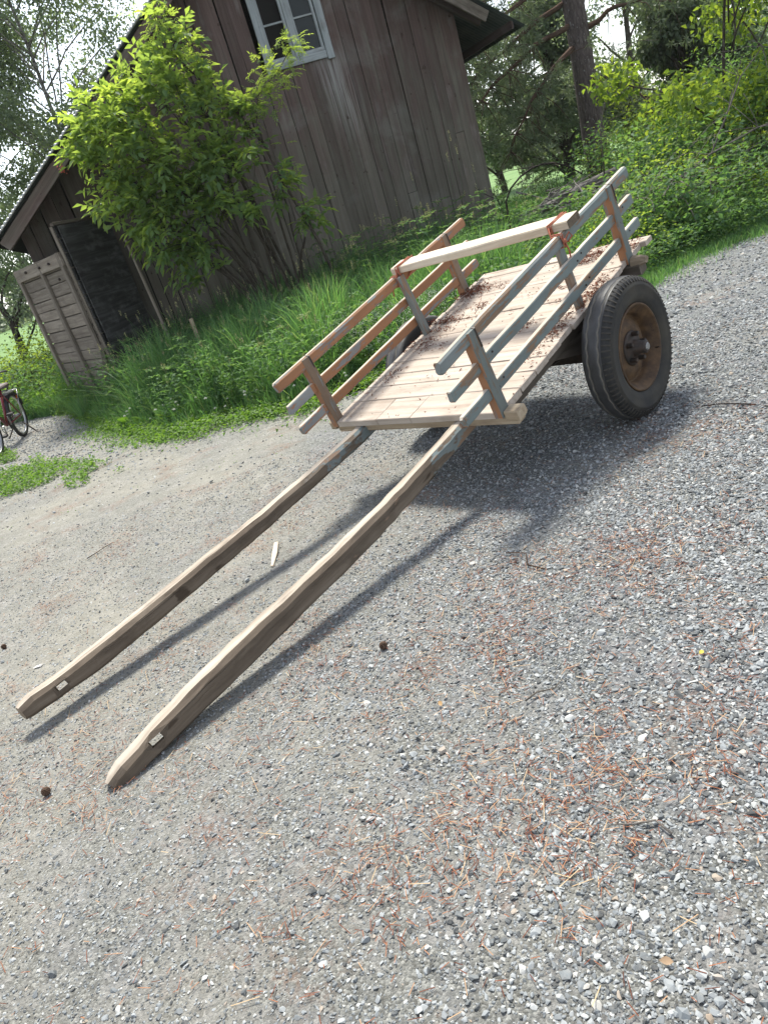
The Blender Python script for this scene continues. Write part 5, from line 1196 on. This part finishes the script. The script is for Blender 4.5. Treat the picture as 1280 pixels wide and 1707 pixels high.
# broad dock leaves at the grass edge
def dock(x, y, n, ll, label, seed):
    rs = np.random.default_rng(seed); root = tag(empty('dock_plant', (x, y, gz(x, y))), label, 'plant', 'broad-leaved dock plants')
    for i in range(n):
        a = 2*math.pi*i/n+rs.uniform(-.3, .3); el = rs.uniform(.4, 1.1); L_ = ll*rs.uniform(.7, 1.2); d = np.array([math.cos(a)*math.cos(el), math.sin(a)*math.cos(el), math.sin(el)]); sd = np.array([-math.sin(a), math.cos(a), 0]); V = []
        for t, k in ((0, .08), (.2, .55), (.45, 1), (.7, .8), (.9, .35), (1, .02)):
            c = d*L_*t-np.array([0, 0, 1])*L_*t*t*.25; w_ = L_*.20*k
            V += [c-sd*w_+np.array([0, 0, w_*.35]), c, c+sd*w_+np.array([0, 0, w_*.35])]
        F = [(3*i_+q, 3*i_+q+1, 3*i_+4+q, 3*i_+3+q) for i_ in range(5) for q in (0, 1)]
        np_mesh('leaf', np.array(V), F, M_clover, np.full(len(V), rs.uniform(.3, 1)), root, smooth=True)
for i, (x, y, n_, ll) in enumerate(((-2.35, 8.0, 7, .26), (-2.05, 7.75, 6, .24), (-1.7, 7.4, 7, .25), (-.75, 7.2, 6, .24), (.35, 9.2, 7, .3), (1.4, 9.8, 6, .28), (4.9, 7.7, 5, .28))):
    dock(x, y, n_, ll, 'broad-leaved green dock growing among the grass', 300+i)

# ------------------------------------------------------------------ small things on the gravel
M_cone = plain('pine_cone_scale', (.14, .085, .055), .8, sc=60, c2=(.06, .035, .022))
def cone(x, y, rz, s, label):
    lvm = MB()
    for i in range(60):
        t = i/60; a = i*2.399; rr = .016*math.sin(math.pi*(.12+.83*t))**.8; p = Vector((math.cos(a)*rr, math.sin(a)*rr, (t-.5)*.042)); o_ = Vector((math.cos(a), math.sin(a), .75)).normalized(); sd = Vector((-math.sin(a), math.cos(a), 0))
        lvm.box(p*.75+o_*.004, o_*.0062, sd*.0048, o_.cross(sd)*.0014)
    lvm.blob((0, 0, 0), .011, flat=1.7)
    o = lvm.build('pine_cone', M_cone); o.location = (x, y, gz(x, y)+.018*s); o.rotation_euler = (1.35, .1, rz); o.scale = (s,)*3
    return tag(o, label, 'pine cone', 'pine cones on the gravel')
cone(-.149, 2.178, .6, .72, 'open brown pine cone lying alone on the gravel right of the near shaft')
cone(-1.344, 2.004, .4, .72, 'dark pine cone on the gravel below the tip of the near shaft')
cone(-2.018, 3.334, 1.0, .65, 'dark pine cone at the far left edge of the gravel')
for i, (x, y) in enumerate(((-2.45, 5.55), (-2.1, 5.0), (-1.62, 5.25), (-1.1, 5.0), (-.95, 4.55), (-1.35, 4.1), (-1.0, 3.45), (-.72, 3.15), (-1.05, 2.75))):
    me = STONES[i % 8]; o = bpy.data.objects.new('dark_stone', me); COL.objects.link(o); o.location = (x, y, gz(x, y)+.010); o.scale = (.035, .03, .028); o.rotation_euler = (.2, .3, i)
    tag(o, 'small dark stone lying on the packed gravel left of the shafts', 'stone', 'dark stones on the packed gravel')
for i in range(9):
    x = -.12+random.gauss(0, .05); y = 1.617+random.gauss(0, .04); o = bpy.data.objects.new('grey_stone', STONES[i % 8]); COL.objects.link(o); o.location = (x, y, gz(x, y)+.008); s = random.uniform(.018, .032); o.scale = (s, s, s*.9); o.rotation_euler = (random.random(), random.random(), random.random()*6)
    tag(o, 'dark grey stone in the little heap of stones in the middle of the near gravel', 'stone', 'stones heaped in the near gravel')
M_white = plain('white_stone', (.62, .60, .56), .7, sc=40)
me = STONES[1].copy(); me.materials.clear(); me.materials.append(M_white)
o = bpy.data.objects.new('white_stone', me); COL.objects.link(o); o.location = (-1.72, 2.992, gz(-1.72, 2.992)+.006); o.scale = (.05, .045, .03); tag(o, 'pale white stone on the gravel beside the far shaft', 'stone')
o = MB().sweep([(0, -.135, .0), (.003, 0, .003), (0, .135, .0)], (0, 0, 1), [.012, .028, .022], .010, .002).build('wood_splinter', M_bench); o.location = (-.588, 3.35, gz(-.588, 3.35)+.009); o.rotation_euler = (0, 0, -.06); tag(o, 'flat pale splinter of wood lying between the two shafts', 'wood scrap')
def twig(x, y, rz, ln_, r, label, mat=M_dead):
    P = [Vector((-ln_/2, random.gauss(0, .01), .004)), Vector((-ln_/6, random.gauss(0, .012), .008)), Vector((ln_/6, random.gauss(0, .012), .007)), Vector((ln_/2, random.gauss(0, .01), .004))]
    mb = MB(); mb.tube(P, taper(r, r*.6, 3), 5); o = mb.build('twig', mat); o.location = (x, y, gz(x, y)+.006); o.rotation_euler = (0, 0, rz); return tag(o, label, 'twig', 'twigs on the gravel')
twig(.46, 2.43, 1.95, .22, .0035, 'thin brown twig on the gravel below the cart bed', M_limb); twig(.28, 1.67, .35, .13, .003, 'small bent pale twig in the rusty needle litter'); twig(1.15, 2.35, 1.2, .1, .003, 'short pale twig at the right edge of the gravel')
twig(.33, 1.15, 2.4, .12, .003, 'pale twig among loose stones near the lower right'); twig(-1.75, 4.3, .8, .2, .003, 'thin twig on the packed gravel left of the far shaft', M_limb); twig(1.75, 3.25, 2.3, .25, .004, 'dark twig on the gravel right of the black tyre', M_deaddark)
def fleaf(x, y, rz, s, c, label):
    m_ = plain('fallen_leaf_skin', c, .6, sc=40); V = []; 
    for t, k in ((0, .05), (.25, .8), (.5, 1), (.75, .7), (1, .03)): V += [(-.45*k*s, (t-.5)*s*1.6, .002+.12*s*k*abs(.5-t)), (0, (t-.5)*s*1.6, .003), (.45*k*s, (t-.5)*s*1.6, .004+.22*s*k)]
    F = [(3*i+q, 3*i+q+1, 3*i+4+q, 3*i+3+q) for i in range(4) for q in (0, 1)]
    o = np_mesh('fallen_leaf', V, F, m_, smooth=True); o.location = (x, y, gz(x, y)+.009); o.rotation_euler = (.1, 0, rz); return tag(o, label, 'leaf', 'fallen leaves on the gravel')
fleaf(-.018, 1.768, .3, .014, (.36, .22, .09), 'small yellow-brown leaf on the gravel in the middle of the picture'); fleaf(.235, .86, 1.2, .015, (.34, .23, .14), 'curled tan leaf among loose stones near the bottom edge'); fleaf(.72, 1.62, 2, .012, (.6, .5, .08), 'tiny bright yellow leaf on the gravel at the right')
bpy.context.view_layer.update()
# ------------------------------------------------------------------ thin bright summer haze over the whole place
hm = bpy.data.materials.new('haze_air'); hm.use_nodes = True; hn = hm.node_tree; hn.nodes.clear()
ho = hn.nodes.new('ShaderNodeOutputMaterial'); hv = hn.nodes.new('ShaderNodeVolumePrincipled'); hv.inputs['Color'].default_value = (.96, .98, 1, 1); hv.inputs['Density'].default_value = .00045; hv.inputs['Anisotropy'].default_value = .5
hn.links.new(hv.outputs[0], ho.inputs['Volume'])
MB().box((0, 450, 7.5), (905, 0, 0), (0, 755, 0), (0, 0, 9.8)).build('haze', hm, kind='stuff')
